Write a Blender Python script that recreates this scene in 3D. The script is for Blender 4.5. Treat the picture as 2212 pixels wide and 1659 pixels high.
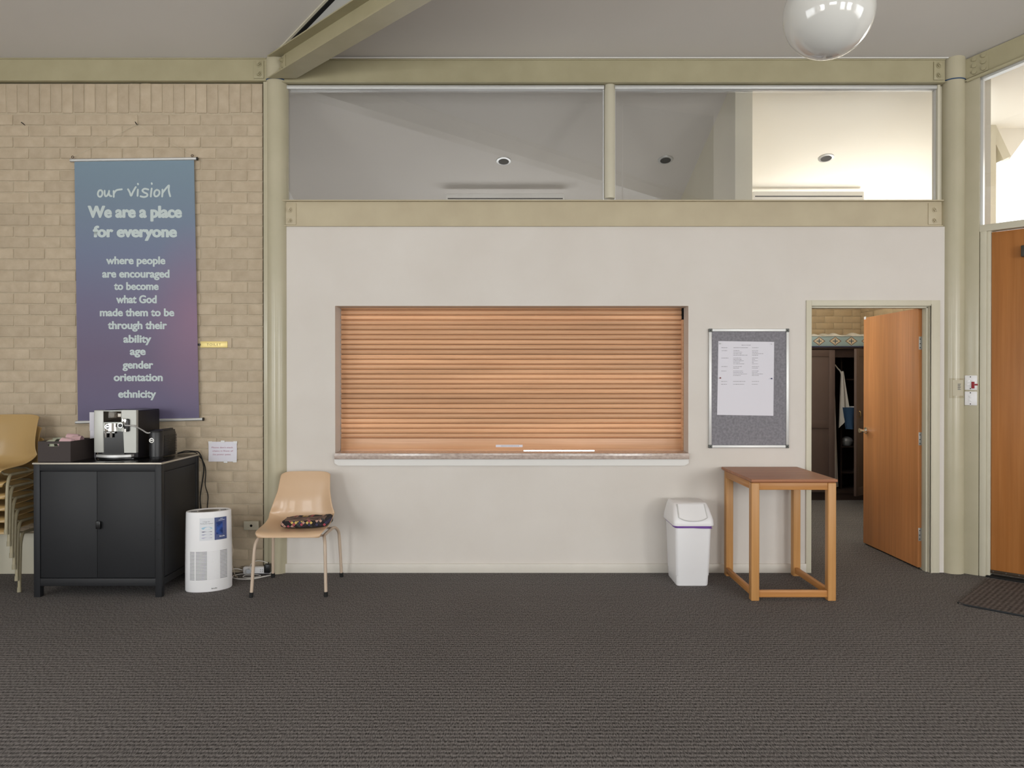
import bpy, bmesh, math, random
from mathutils import Vector, Matrix
random.seed(7)
sc = bpy.context.scene
for o in list(bpy.data.objects): bpy.data.objects.remove(o)
C = sc.collection

# ------------------------------------------------------------------ camera
FPX, CY, HZ, CAMD, CAMH = 1597.0, 1106.0, 822.0, 5.56, 1.446
cam_d = bpy.data.cameras.new('camera'); cam = bpy.data.objects.new('camera', cam_d); C.objects.link(cam)
cam_d.sensor_width = 36; cam_d.lens = FPX/2212*36; cam_d.clip_end = 100
cam.location = (0, -CAMD, CAMH)
cam.rotation_euler = (math.radians(90)-math.atan((829.5-HZ)/FPX), 0, 0)
sc.camera = cam
# measured photo position -> metres on the plane y
def X(u, y=0.0): return (u-CY)/FPX*(CAMD+y)
def Z(v, y=0.0): return CAMH+(HZ-v)/FPX*(CAMD+y)

# ------------------------------------------------------------------ world and light
sc.view_settings.view_transform = 'Standard'; sc.view_settings.look = 'None'
sc.view_settings.exposure = 0.0; sc.view_settings.gamma = 1.0; sc.view_settings.use_curve_mapping = False
w = bpy.data.worlds.new('sky'); sc.world = w; w.use_nodes = True
w.node_tree.nodes['Background'].inputs[0].default_value = (0.92, 0.97, 1.0, 1)
w.node_tree.nodes['Background'].inputs[1].default_value = 3.0
def area(name, loc, rot, sx, sy, power, col=(1,1,1)):
    l = bpy.data.lights.new(name, 'AREA'); l.shape = 'RECTANGLE'; l.size = sx; l.size_y = sy
    l.energy = power; l.color = col
    o = bpy.data.objects.new(name, l); C.objects.link(o); o.location = loc; o.rotation_euler = rot
    return o
R = math.radians
# every window: cool skylight slanting down, warm light thrown up from the sunlit paving outside
def daylight(name, x, y, z, sx, sy, yaw, sky, ground, skyc=(0.86,0.93,1.0), grc=(1.0,0.93,0.82)):
    area('sky_'+name, (x,y,z+.1), (R(90-32),0,yaw), sx, sy, sky, skyc)
    area('ground_'+name, (x,y,z-.1), (R(90+32),0,yaw), sx, sy, ground, grc)
daylight('rear_right_outer', 5.0, -9.9, 1.75, 1.7, 2.3, 0, 118, 66, (0.95,0.97,1.0))
daylight('rear_right_inner', 2.6, -9.9, 1.75, 1.4, 2.3, 0, 42, 24)
daylight('rear_left', -4.3, -9.9, 1.75, 1.8, 2.3, 0, 105, 62, (0.88,0.94,1.0))
daylight('rear_middle', -0.4, -9.9, 2.6, 2.2, 0.8, 0, 34, 24)
daylight('left', -5.5, -5.6, 1.75, 3.2, 2.3, R(-90), 32, 30)
daylight('right', 6.8, -6.4, 1.75, 3.2, 2.3, R(90), 40, 36)
area('daylight_vestry_high', (4.30,1.9,1.85), (R(136),0,R(88)), 1.3, 0.7, 50, (1.0,0.96,0.88)).data.spread = R(125)
area('fill_vestry_low', (1.95,1.5,2.0), (R(78),0,R(-55)), 1.0, 1.2, 17, (0.88,0.94,1.0))  # added fill lamp for the vestry floor and wardrobe, no window stands here
area('daylight_kitchen', (-0.1,2.45,1.5), (R(110),0,R(180)), 2.4, 1.0, 32, (0.97,0.98,1.0))
area('daylight_lobby', (5.4,0.6,2.9), (R(75),0,R(100)), 1.2, 1.2, 30, (1.0,0.93,0.84))

# ------------------------------------------------------------------ materials
def lin(c):
    return tuple((x/255/12.92 if x/255 <= 0.04045 else ((x/255+0.055)/1.055)**2.4) for x in c)
MATS = {}
def mat(name, rgb, rough=.6, metal=0, spec=.5, noise=0.0, nscale=8.0, bump=0.0, bscale=60, island=0.0, stretch=(1,1,1), rgb2=None, trans=0, ior=1.45, coat=0, emit=0):
    if name in MATS: return MATS[name]
    m = bpy.data.materials.new(name); m.use_nodes = True; MATS[name] = m
    nt = m.node_tree; b = nt.nodes['Principled BSDF']; N = nt.nodes.new; L = nt.links.new
    c = lin(rgb); b.inputs['Roughness'].default_value = rough; b.inputs['Metallic'].default_value = metal
    b.inputs['Specular IOR Level'].default_value = spec; b.inputs['Base Color'].default_value = (*c, 1)
    b.inputs['Transmission Weight'].default_value = trans; b.inputs['IOR'].default_value = ior
    b.inputs['Coat Weight'].default_value = coat
    if emit: b.inputs['Emission Color'].default_value = (*c,1); b.inputs['Emission Strength'].default_value = emit
    if noise or bump or island:
        tc = N('ShaderNodeTexCoord'); mp = N('ShaderNodeMapping'); mp.inputs['Scale'].default_value = stretch
        L(tc.outputs['Object'], mp.inputs['Vector'])
    col = None
    if noise:
        n = N('ShaderNodeTexNoise'); n.inputs['Scale'].default_value = nscale; n.inputs['Detail'].default_value = 5
        L(mp.outputs[0], n.inputs['Vector'])
        r = N('ShaderNodeValToRGB'); r.color_ramp.elements[0].position = .3; r.color_ramp.elements[1].position = .7
        c2 = lin(rgb2) if rgb2 else tuple(x*(1-noise) for x in c)
        r.color_ramp.elements[0].color = (*c2, 1); r.color_ramp.elements[1].color = (*c, 1)
        L(n.outputs['Fac'], r.inputs['Fac']); col = r.outputs['Color']
    if island:
        g = N('ShaderNodeNewGeometry'); mr = N('ShaderNodeMapRange'); mr.inputs['To Min'].default_value = 1-island; mr.inputs['To Max'].default_value = 1+island*.5
        L(g.outputs['Random Per Island'], mr.inputs['Value'])
        hs = N('ShaderNodeHueSaturation'); L(mr.outputs[0], hs.inputs['Value'])
        if col: L(col, hs.inputs['Color'])
        else: hs.inputs['Color'].default_value = (*c, 1)
        col = hs.outputs['Color']
    if col: L(col, b.inputs['Base Color'])
    if bump:
        n2 = N('ShaderNodeTexNoise'); n2.inputs['Scale'].default_value = bscale; n2.inputs['Detail'].default_value = 4
        L(mp.outputs[0], n2.inputs['Vector'])
        bp = N('ShaderNodeBump'); bp.inputs['Strength'].default_value = bump; bp.inputs['Distance'].default_value = .003
        L(n2.outputs['Fac'], bp.inputs['Height']); L(bp.outputs[0], b.inputs['Normal'])
    return m
def wood(name, rgb, dark, axis=0, rough=.4, island=0.0, fine=60, spec=.4):
    st = [fine, fine, fine]; st[axis] = 1.6
    m = mat(name, rgb, rough=rough, noise=.3, nscale=1.0, rgb2=dark, stretch=tuple(st), island=island, bump=.15, bscale=2, spec=spec)
    nt = m.node_tree
    b = nt.nodes['Principled BSDF']; src = b.inputs['Base Color'].links[0].from_socket
    tc = nt.nodes.new('ShaderNodeTexCoord'); mp = nt.nodes.new('ShaderNodeMapping')
    s2 = [7, 7, 7]; s2[axis] = .45; mp.inputs['Scale'].default_value = s2
    n = nt.nodes.new('ShaderNodeTexNoise'); n.inputs['Scale'].default_value = 1.0; n.inputs['Detail'].default_value = 3
    n.inputs['Distortion'].default_value = .6
    mr = nt.nodes.new('ShaderNodeMapRange'); mr.inputs['From Min'].default_value = .3; mr.inputs['From Max'].default_value = .7
    mr.inputs['To Min'].default_value = .82; mr.inputs['To Max'].default_value = 1.1
    hs = nt.nodes.new('ShaderNodeHueSaturation')
    L = nt.links.new
    L(tc.outputs['Object'], mp.inputs[0]); L(mp.outputs[0], n.inputs['Vector']); L(n.outputs['Fac'], mr.inputs[0])
    L(mr.outputs[0], hs.inputs['Value']); L(src, hs.inputs['Color']); L(hs.outputs[0], b.inputs['Base Color'])
    return m

M_wall = mat('plaster_paint', (217,211,204), rough=.7, noise=.05, nscale=1.7, bump=.12, bscale=220, rgb2=(210,203,195))
M_white = mat('white_wall_paint', (226,224,220), rough=.7)
M_cream = mat('warm_white_paint', (240,236,226), rough=.7, noise=.03, nscale=1)
M_ceil = mat('ceiling_board', (205,200,193), rough=.75, noise=.04, nscale=1.2, bump=.08, bscale=150)
M_steel = mat('khaki_steel_paint', (170,162,132), rough=.42, noise=.07, nscale=5, bump=.1, bscale=90, rgb2=(162,154,124))
M_col = mat('khaki_column_paint', (188,180,156), rough=.24, noise=.06, nscale=4, rgb2=(180,173,148))
M_beam2 = mat('warm_lit_khaki_paint', (190,178,150), rough=.42, noise=.07, nscale=5, rgb2=(182,169,142))  # khaki steel with the warm light on the lower beam put into its colour
M_trim = mat('beige_trim_paint', (206,200,180), rough=.45, noise=.05, nscale=4)
M_skirt = mat('skirting_paint', (215,209,199), rough=.45, noise=.04, nscale=6)
M_brick = mat('cream_brick', (196,180,157), rough=.85, noise=.12, nscale=14, island=.08, bump=.5, bscale=120, rgb2=(182,165,141))
M_mortar = mat('mortar', (190,176,153), rough=.95, noise=.1, nscale=40, bump=.5, bscale=200)
M_brick2 = mat('warm_cream_brick', (214,190,154), rough=.85, noise=.1, nscale=14, island=.07, bump=.4, bscale=120)
M_mortar2 = mat('warm_mortar', (206,186,156), rough=.95, noise=.1, nscale=40)
M_alu = mat('aluminium', (208,208,206), rough=.42, metal=.45)
M_alu_p = mat('silver_paint', (198,198,196), rough=.35, metal=.5)
M_chrome = mat('chrome', (225,225,222), rough=.12, metal=1)
M_black = mat('black_plastic', (22,22,23), rough=.35)
M_rubber = mat('black_rubber', (24,24,24), rough=.8)
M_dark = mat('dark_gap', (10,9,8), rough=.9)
M_cab = mat('black_powder_coat', (29,30,33), rough=.55, bump=.1, bscale=400)
M_cabtop = mat('black_gloss_top', (20,20,21), rough=.22)
M_whitep = mat('white_plastic', (238,237,238), rough=.32)
M_paper = mat('white_paper', (222,220,228), rough=.8)
M_ink = mat('grey_ink', (95,92,98), rough=.8)
M_blue = mat('blue_tape', (44,72,104), rough=.6)
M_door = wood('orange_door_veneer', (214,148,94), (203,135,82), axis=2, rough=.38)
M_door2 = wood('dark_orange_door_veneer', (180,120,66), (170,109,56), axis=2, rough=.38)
M_slat = wood('shutter_timber', (240,190,148), (222,166,124), axis=0, rough=.33, island=.2, spec=.5, fine=150)
M_pine = wood('pine_table_frame', (200,150,94), (186,134,78), axis=2, rough=.4)
M_pineh = wood('pine_table_rail', (196,140,82), (178,120,64), axis=0, rough=.4)
M_top = wood('reddish_table_top', (172,116,80), (146,90,58), axis=0, rough=.42)
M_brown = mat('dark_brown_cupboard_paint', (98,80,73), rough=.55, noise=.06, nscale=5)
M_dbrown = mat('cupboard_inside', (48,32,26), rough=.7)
M_shell = mat('tan_moulded_plastic', (206,174,141), rough=.3, noise=.03, nscale=3, coat=.15)
M_shello = mat('ochre_moulded_plastic', (176,146,96), rough=.32, noise=.04, nscale=3, coat=.1)
M_tube = mat('pinkish_beige_tube_paint', (196,176,156), rough=.38, noise=.05, nscale=20)
M_tubeo = mat('olive_beige_tube_paint', (158,148,120), rough=.42, noise=.08, nscale=20)

def glass(name, tint=(1,1,1), gloss=0.0):
    m = bpy.data.materials.new(name); m.use_nodes = True; nt = m.node_tree; nt.nodes.clear()
    o = nt.nodes.new('ShaderNodeOutputMaterial'); t = nt.nodes.new('ShaderNodeBsdfTransparent'); g = nt.nodes.new('ShaderNodeBsdfGlossy')
    g.inputs['Roughness'].default_value = .005; t.inputs['Color'].default_value = (*tint,1)
    f = nt.nodes.new('ShaderNodeFresnel'); f.inputs['IOR'].default_value = 1.52
    mr = nt.nodes.new('ShaderNodeMath'); mr.operation = 'MULTIPLY_ADD'; mr.inputs[1].default_value = 1.9; mr.inputs[2].default_value = gloss; mr.use_clamp = True
    mx = nt.nodes.new('ShaderNodeMixShader'); L = nt.links.new
    L(f.outputs[0], mr.inputs[0]); L(mr.outputs[0], mx.inputs[0]); L(t.outputs[0], mx.inputs[1]); L(g.outputs[0], mx.inputs[2]); L(mx.outputs[0], o.inputs[0])
    return m
M_glass = glass('window_glass')

def carpet_mat(name, dark, light, rot=0.0, pitch=.031, contrast=1.0, stitch=(190,55,90)):
    m = bpy.data.materials.new(name); m.use_nodes = True; nt = m.node_tree; b = nt.nodes['Principled BSDF']; N = nt.nodes.new; L = nt.links.new
    b.inputs['Roughness'].default_value = .95; b.inputs['Specular IOR Level'].default_value = .1
    tc = N('ShaderNodeTexCoord'); mp = N('ShaderNodeMapping'); mp.inputs['Rotation'].default_value = (0,0,rot)
    L(tc.outputs['Object'], mp.inputs[0])
    wv = N('ShaderNodeTexWave'); wv.wave_type = 'BANDS'; wv.bands_direction = 'Y'; wv.inputs['Scale'].default_value = 2*math.pi/20/pitch
    wv.inputs['Distortion'].default_value = .9; wv.inputs['Detail'].default_value = 3; wv.inputs['Detail Scale'].default_value = 2.0
    L(mp.outputs[0], wv.inputs['Vector'])
    m2 = N('ShaderNodeMapping'); m2.inputs['Scale'].default_value = stitch; L(mp.outputs[0], m2.inputs[0])
    n = N('ShaderNodeTexNoise'); n.inputs['Scale'].default_value = 1; n.inputs['Detail'].default_value = 3; L(m2.outputs[0], n.inputs['Vector'])
    n3 = N('ShaderNodeTexNoise'); n3.inputs['Scale'].default_value = 1.3; n3.inputs['Detail'].default_value = 4; L(mp.outputs[0], n3.inputs['Vector'])
    a = N('ShaderNodeMath'); a.operation = 'MULTIPLY_ADD'; a.inputs[1].default_value = .30*contrast; L(wv.outputs['Fac'], a.inputs[0])
    nm = N('ShaderNodeMath'); nm.operation = 'MULTIPLY_ADD'; nm.inputs[1].default_value = 1.5; nm.inputs[2].default_value = -.2; L(n.outputs['Fac'], nm.inputs[0]); L(nm.outputs[0], a.inputs[2])
    r = N('ShaderNodeMapRange'); r.inputs['From Min'].default_value = .35; r.inputs['From Max'].default_value = 1.05; L(a.outputs[0], r.inputs[0])
    mx = N('ShaderNodeMix'); mx.data_type = 'RGBA'; mx.inputs['A'].default_value = (*lin(dark),1); mx.inputs['B'].default_value = (*lin(light),1)
    L(r.outputs[0], mx.inputs['Factor'])
    hs = N('ShaderNodeHueSaturation'); mr = N('ShaderNodeMapRange'); mr.inputs['To Min'].default_value = .86; mr.inputs['To Max'].default_value = 1.14
    L(n3.outputs['Fac'], mr.inputs[0]); L(mr.outputs[0], hs.inputs['Value']); L(mx.outputs['Result'], hs.inputs['Color'])
    L(hs.outputs[0], b.inputs['Base Color'])
    bp = N('ShaderNodeBump'); bp.inputs['Strength'].default_value = .6; bp.inputs['Distance'].default_value = .003; L(a.outputs[0], bp.inputs['Height']); L(bp.outputs[0], b.inputs['Normal'])
    return m
M_carpet = carpet_mat('ribbed_grey_carpet', (48,46,45), (138,133,131))
M_mat = carpet_mat('ribbed_brown_mat', (54,48,46), (116,107,103), rot=R(-45), pitch=.03)

# ------------------------------------------------------------------ mesh helpers
class MB:
    def __init__(s): s.bm = bmesh.new()
    def _v(s, co, M=None): return s.bm.verts.new(M @ Vector(co) if M else Vector(co))
    def box(s, x0, x1, y0, y1, z0, z1, bev=0.0, seg=2, M=None):
        t = bmesh.new()
        bmesh.ops.create_cube(t, size=1)
        for v in t.verts: v.co = Vector(((x0+x1)/2+v.co.x*abs(x1-x0), (y0+y1)/2+v.co.y*abs(y1-y0), (z0+z1)/2+v.co.z*abs(z1-z0)))
        if bev: bmesh.ops.bevel(t, geom=t.edges[:], offset=bev, segments=seg, affect='EDGES', profile=.5)
        return s.join(t, M)
    def join(s, t, M=None):
        if M: bmesh.ops.transform(t, matrix=M, verts=t.verts[:])
        me = bpy.data.meshes.new('t'); t.to_mesh(me); t.free(); s.bm.from_mesh(me); bpy.data.meshes.remove(me); return s
    def prism(s, pts, d0, d1, axis='y', M=None):
        # pts: 2D polygon; axis y: (x,z) extruded y ; z: (x,y) ; x: (y,z)
        def mk(p, d): return {'y': (p[0], d, p[1]), 'z': (p[0], p[1], d), 'x': (d, p[0], p[1])}[axis]
        a = [s._v(mk(p, d0), M) for p in pts]; b = [s._v(mk(p, d1), M) for p in pts]
        s.bm.faces.new(a); s.bm.faces.new(b[::-1])
        n = len(pts)
        for i in range(n): s.bm.faces.new((a[i], b[i], b[(i+1)%n], a[(i+1)%n]))
        return s
    def tube(s, pts, r, seg=12, cap=True, M=None, smooth_path=0):
        pts = [Vector(p) for p in pts]
        if smooth_path: pts = catmull(pts, smooth_path)
        rs = r if isinstance(r, (list, tuple)) else [r]*len(pts)
        rings = []; up = Vector((0,0,1)); prev = None
        for i, p in enumerate(pts):
            if i == 0: t = pts[1]-p
            elif i == len(pts)-1: t = p-pts[i-1]
            else: t = (pts[i+1]-p).normalized()+(p-pts[i-1]).normalized()
            t.normalize()
            if prev is None:
                a = up if abs(t.z) < .9 else Vector((1,0,0))
                n = t.cross(a).normalized()
            else:
                n = (prev-t*prev.dot(t)).normalized()
            prev = n; b = t.cross(n)
            rings.append([s._v(p+(n*math.cos(k*2*math.pi/seg)+b*math.sin(k*2*math.pi/seg))*rs[i], M) for k in range(seg)])
        for i in range(len(rings)-1):
            for k in range(seg): s.bm.faces.new((rings[i][k], rings[i][(k+1)%seg], rings[i+1][(k+1)%seg], rings[i+1][k]))
        if cap: s.bm.faces.new(rings[0][::-1]); s.bm.faces.new(rings[-1])
        return s
    def lathe(s, prof, cx, cy, seg=32, M=None, sx=1.0, sy=1.0, rot=0.0):
        rings = []
        for r, z in prof:
            ring = []
            for k in range(seg):
                a = 2*math.pi*k/seg; x, y = r*sx*math.cos(a), r*sy*math.sin(a)
                ring.append(s._v((cx+x*math.cos(rot)-y*math.sin(rot), cy+x*math.sin(rot)+y*math.cos(rot), z), M))
            rings.append(ring)
        for i in range(len(rings)-1):
            for k in range(seg): s.bm.faces.new((rings[i][k], rings[i][(k+1)%seg], rings[i+1][(k+1)%seg], rings[i+1][k]))
        s.bm.faces.new(rings[0][::-1]); s.bm.faces.new(rings[-1])
        return s
    def cyl(s, p0, p1, r, seg=20, M=None): return s.tube([p0, p1], r, seg, True, M)
    def grid(s, fn, nu, nv, M=None):
        g = [[s._v(fn(i/(nu-1), j/(nv-1)), M) for j in range(nv)] for i in range(nu)]
        for i in range(nu-1):
            for j in range(nv-1): s.bm.faces.new((g[i][j], g[i+1][j], g[i+1][j+1], g[i][j+1]))
        return s
    def build(s, name, material, parent=None, origin=None, smooth=True, world=True):
        me = bpy.data.meshes.new(name)
        bmesh.ops.recalc_face_normals(s.bm, faces=s.bm.faces[:])
        s.bm.to_mesh(me); s.bm.free()
        o = bpy.data.objects.new(name, me); C.objects.link(o)
        if material: me.materials.append(material)
        if smooth:
            me.polygons.foreach_set('use_smooth', [True]*len(me.polygons))
            me.set_sharp_from_angle(angle=R(35))
        if parent is not None:
            if world:
                r = parent
                M = parent.matrix_basis.copy()
                while r.parent: r = r.parent; M = r.matrix_basis @ M
                me.transform(M.inverted())
            o.parent = parent
        elif world:
            vs = [v.co for v in me.vertices]
            if origin is None:
                lo = Vector((min(v.x for v in vs), min(v.y for v in vs), min(v.z for v in vs))); hi = Vector((max(v.x for v in vs), max(v.y for v in vs), max(v.z for v in vs)))
                origin = Vector(((lo.x+hi.x)/2, (lo.y+hi.y)/2, lo.z))
            origin = Vector(origin); me.transform(Matrix.Translation(-origin)); o.location = origin
        return o
def catmull(P, n):
    out = []
    for i in range(len(P)-1):
        p0 = P[max(i-1,0)]; p1 = P[i]; p2 = P[i+1]; p3 = P[min(i+2, len(P)-1)]
        for k in range(n):
            t = k/n
            out.append(0.5*((2*p1)+(-p0+p2)*t+(2*p0-5*p1+4*p2-p3)*t*t+(-p0+3*p1-3*p2+p3)*t**3))
    out.append(P[-1]); return out
def tag(o, label=None, cat=None, group=None, kind=None):
    if label: o['label'] = label
    if cat: o['category'] = cat
    if group: o['group'] = group
    if kind: o['kind'] = kind
    return o
def struct(o): o['kind'] = 'structure'; return o
def empty(name, loc, label=None, cat=None, group=None, rz=0, kind=None):
    o = bpy.data.objects.new(name, None); C.objects.link(o); o.location = loc; o.rotation_euler = (0,0,rz); o.empty_display_size = .1
    o.matrix_basis = Matrix.Translation(Vector(loc)) @ Matrix.Rotation(rz, 4, 'Z')
    return tag(o, label, cat, group, kind)
def copy_tree(o, parent=None):
    c = o.copy(); C.objects.link(c); c.parent = parent
    for ch in [x for x in bpy.data.objects if x.parent == o]: copy_tree(ch, c)
    return c
def text_mesh(name, body, material, parent, x0, x1, base, ht, y, bold=0.0, shear=0.0, thick=.0004, align=None, M=None, refch='H', spacing=1.0, heavy=0.0):
    """lettering fitted between x0..x1, letters ht tall (of refch), standing on z=base on plane y facing -y"""
    cu = bpy.data.curves.new(name, 'FONT'); cu.body = body; cu.size = 1; cu.offset = bold; cu.shear = shear; cu.extrude = .0; cu.resolution_u = 4; cu.space_character = spacing
    t = bpy.data.objects.new(name, cu); C.objects.link(t)
    bpy.context.view_layer.update()
    dg = bpy.context.evaluated_depsgraph_get()
    me = bpy.data.meshes.new_from_object(t.evaluated_get(dg)); bpy.data.objects.remove(t)
    xs = [v.co.x for v in me.vertices]; lo, hi = min(xs), max(xs)
    cap = .729*1.0 if refch == 'H' else .56
    sx = (x1-x0)/(hi-lo); sz = ht/cap
    for v in me.vertices:
        x, z = v.co.x, v.co.y
        v.co = Vector((x0+(x-lo)*sx, y, base+z*sz))
    if M: me.transform(M)
    if heavy:
        bm = bmesh.new(); bm.from_mesh(me); base_m = me.copy()
        for i, (dx, dz) in enumerate(((-heavy,0),(heavy,0),(0,heavy*.5),(0,-heavy*.5))):
            c = base_m.copy(); c.transform(Matrix.Translation((dx*ht, -.00012*(i+1), dz*ht))); bm.from_mesh(c); bpy.data.meshes.remove(c)
        bm.to_mesh(me); bm.free(); bpy.data.meshes.remove(base_m)
    me.materials.clear(); me.materials.append(material)
    o = bpy.data.objects.new(name, me); C.objects.link(o)
    Mx = parent.matrix_basis.copy(); r = parent
    while r.parent: r = r.parent; Mx = r.matrix_basis @ Mx
    me.transform(Mx.inverted()); o.parent = parent
    return o

def bricks(name, M, W, z0, z1, material, joint, course=.0838, bl=.2345, right_phase=0.0, depth=.09, soldier=None, top_anchor=None, holes=()):
    """running bond laid leftwards from local x=0 to -W, face on local y=0"""
    mb = MB(); j = .0085
    mo = MB(); mo.box(-W, 0, .0055, depth, z0, z1, M=M); 
    ztop = z1
    if soldier:
        x = -.0005
        while x > -W:
            dz = random.uniform(-.004, .004); dy = random.uniform(-.0015,.0012)
            mb.box(max(x-.0838+j, -W), x, dy, .05, z1-soldier+j+dz, z1-.003+dz, .004, 2, M); x -= .0838
        ztop = z1-soldier
    k = 0; z = ztop
    while z-course > z0-.06:
        ph = 0 if k % 2 == 0 else bl/2
        x = 0.0
        first = True
        while x > -W:
            L = (bl-ph) if first and ph else bl
            xl = max(x-L, -W)
            if x-xl > .02:
                mb.box(xl+j, x-.0005, random.uniform(-.0014,.0014), .05, max(z-course, z0)+.0005, z-j, .0035, 2, M)
            x -= L; first = False
        z -= course; k += 1
    b = mb.build(name, material, None, origin=M @ Vector((0,0,z0))); struct(b)
    m = mo.build('mortar', joint, b)
    return b
I4 = Matrix.Identity(4)
CEIL = lambda y: 3.852-.27*y

# ------------------------------------------------------------------ setting: floor, ceiling, walls
m = MB(); m.prism([(-5.7,-10.1),(6.95,-10.1),(6.95,4.6),(-5.7,4.6)], -.12, 0, 'z'); struct(m.build('floor', M_carpet, None, origin=(0,0,0)))
m = MB(); m.prism([(.11, CEIL(.11)), (-5.0, CEIL(-5.0)), (-10.1, CEIL(.1)), (-10.1, CEIL(.1)+.08), (-5.0, CEIL(-5)+.08), (.11, CEIL(.11)+.08)], -5.7, 6.95, 'x')
struct(m.build('ceiling', M_ceil, None, origin=(0,-5,CEIL(-5))))
# plaster wall facing the camera, with serving hatch and doorway
WX0, WX1 = X(606), X(2047); WT = Z(490)
HX0, HX1, HZ0, HZ1 = X(724), X(1487), .855, Z(661)
DX0, DX1, DZ1 = X(1752), X(2009), Z(661)
m = MB(); TH = .11
m.box(WX0, HX0, 0, TH, 0, WT); m.box(HX0, HX1, 0, TH, 0, HZ0); m.box(HX0, HX1, 0, TH, HZ1, WT)
m.box(HX1, DX0, 0, TH, 0, WT); m.box(DX0, DX1, 0, TH, DZ1, WT); m.box(DX1, WX1, 0, TH, 0, WT)
# reveals of the hatch
m.box(HX0-.06, HX0, TH, .25, HZ0, HZ1+.06); m.box(HX1, HX1+.06, TH, .25, HZ0, HZ1+.06); m.box(HX0, HX1, TH, .25, HZ1, HZ1+.06)
struct(m.build('wall_back', M_wall, None, origin=(0,0,0)))
# brick wall on the left, same plane
BX = X(568)
Mb = Matrix.Translation((BX, 0, 0))
bricks('wall_left', Mb, 3.8, 0, Z(181.5), M_brick, M_mortar, soldier=Z(181.5)-Z(246.5))
m = MB(); m.box(-5.7, BX, .09, .2, 0, 3.95); m.box(-5.7, WX0, .11, .2, 0, 3.95)
struct(m.build('wall_backing', M_mortar))
m = MB(); m.box(-5.6, X(110), -.04, -.0025, 0, Z(1150), .004)
tag(m.build('low_wall_panel', M_trim), 'pale painted low panel along the foot of the brick wall behind the stacked chairs', 'panel')
# skirting boards
m = MB(); m.box(WX0, X(1741), -.014, 0, 0, Z(1217.5), .003); struct(m.build('baseboard_back', M_skirt))
# unseen rest of the room
def wall_y(name, x0, x1, y0, y1, zt, holes, material):
    m = MB(); xs = x0
    for (a, b, z0, z1) in holes:
        m.box(xs, a, y0, y1, 0, zt); m.box(a, b, y0, y1, 0, z0); m.box(a, b, y0, y1, z1, zt); xs = b
    m.box(xs, x1, y0, y1, 0, zt); return struct(m.build(name, material))
def wall_x(name, x0, x1, y0, y1, zt, holes, material):
    m = MB(); ys = y0
    for (a, b, z0, z1) in holes:
        m.box(x0, x1, ys, a, 0, zt); m.box(x0, x1, a, b, 0, z0); m.box(x0, x1, a, b, z1, zt); ys = b
    m.box(x0, x1, ys, y1, 0, zt); return struct(m.build(name, material))
wall_y('wall_front', -5.7, 6.95, -10.1, -9.95, 5.3, [(-5.2,-3.4,.6,2.9), (-1.5,.7,2.2,3.0), (1.9,3.3,.6,2.9), (4.15,5.85,.6,2.9)], M_wall)
wall_x('wall_side', -5.7, -5.6, -10.1, .1, 5.3, [(-7.2,-4.0,.6,2.9)], M_wall)
wall_x('wall_far', 6.9, 7.0, -10.1, -3.4, 5.3, [(-8.0,-4.8,.6,2.9)], M_wall)

# ------------------------------------------------------------------ steel frame
def bolt(mb, x, y, z, r=.016, M=None):
    mb.tube([(x, y, z), (x, y-.004, z)], r*1.35, 20, True, M)
    mb.tube([(x, y-.004, z), (x, y-.015, z)], r, 6, True, M)
    mb.tube([(x, y-.015, z), (x, y-.024, z)], r*.5, 12, True, M)
CXL, CXR = X(597), X(2062)
def column(cx, label):
    e = empty('steel_column', (cx, .032, 0), label, 'column')
    m = MB(); m.cyl((cx, .032, 0), (cx, .032, 3.95), .084, 40); m.build('shaft', M_col, e)
    m = MB(); m.cyl((cx, .032, Z(177)), (cx, .032, Z(175)+.002), .0855, 40); m.build('blue_tape_band', M_blue, e); return e
colL = column(CXL, 'round khaki steel column between the brick wall and the plaster wall')
colR = column(CXR, 'round khaki steel column beside the right-hand door and switches')
# upper beams
def hbeam(x0, x1, z0, z1, name, label, bolts, flange=True):
    e = empty(name, ((x0+x1)/2, 0, z0), label, 'beam')
    m = MB(); m.box(x0, x1, -.02, .01, z0+.007, z1-.002); m.box(x0, x1, -.032, .06, z0, z0+.008, .002); m.box(x0, x1, -.03, .06, z1-.008, z1, .002); m.build('girder', M_steel, e)
    for bx, w in bolts:
        m = MB(); m.box(bx-w/2, bx+w/2, -.028, -.02, z0+.02, z1-.02, .002); m.build('end_plate', M_steel, e)
        for f in (.3, .72):
            m = MB(); bolt(m, bx, -.028, z0+(z1-z0)*f); m.build('bolt', M_steel, e)
    return e
hbeam(-5.6, X(578), Z(179), Z(129.5), 'steel_beam', 'khaki steel beam along the top of the brick wall', [(X(562.5), .075)])
hbeam(X(612), X(2036), Z(182.5), Z(132), 'steel_beam', 'long khaki steel beam under the ceiling above the high windows', [(X(2022), .075)])
# lower transom beam
e = empty('steel_beam', (0.5, 0, WT), 'khaki steel beam between the plaster wall and the high windows', 'beam')
z1 = Z(434); m = MB(); m.box(X(612), X(2033), .0, .012, WT, z1-.006); m.box(X(612), X(2033), -.032, .07, z1-.009, z1, .002); m.box(X(606), X(2033), -.02, .05, WT, WT+.006); m.build('girder', M_beam2, e)
for u in (626, 2018):
    m = MB(); m.box(X(u)-.05, X(u)+.05, -.006, .001, WT+.015, z1-.02, .002); m.build('end_plate', M_beam2, e)
    for v in (454, 477):
        m = MB(); bolt(m, X(u), -.006, Z(v)); m.build('bolt', M_beam2, e)
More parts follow.
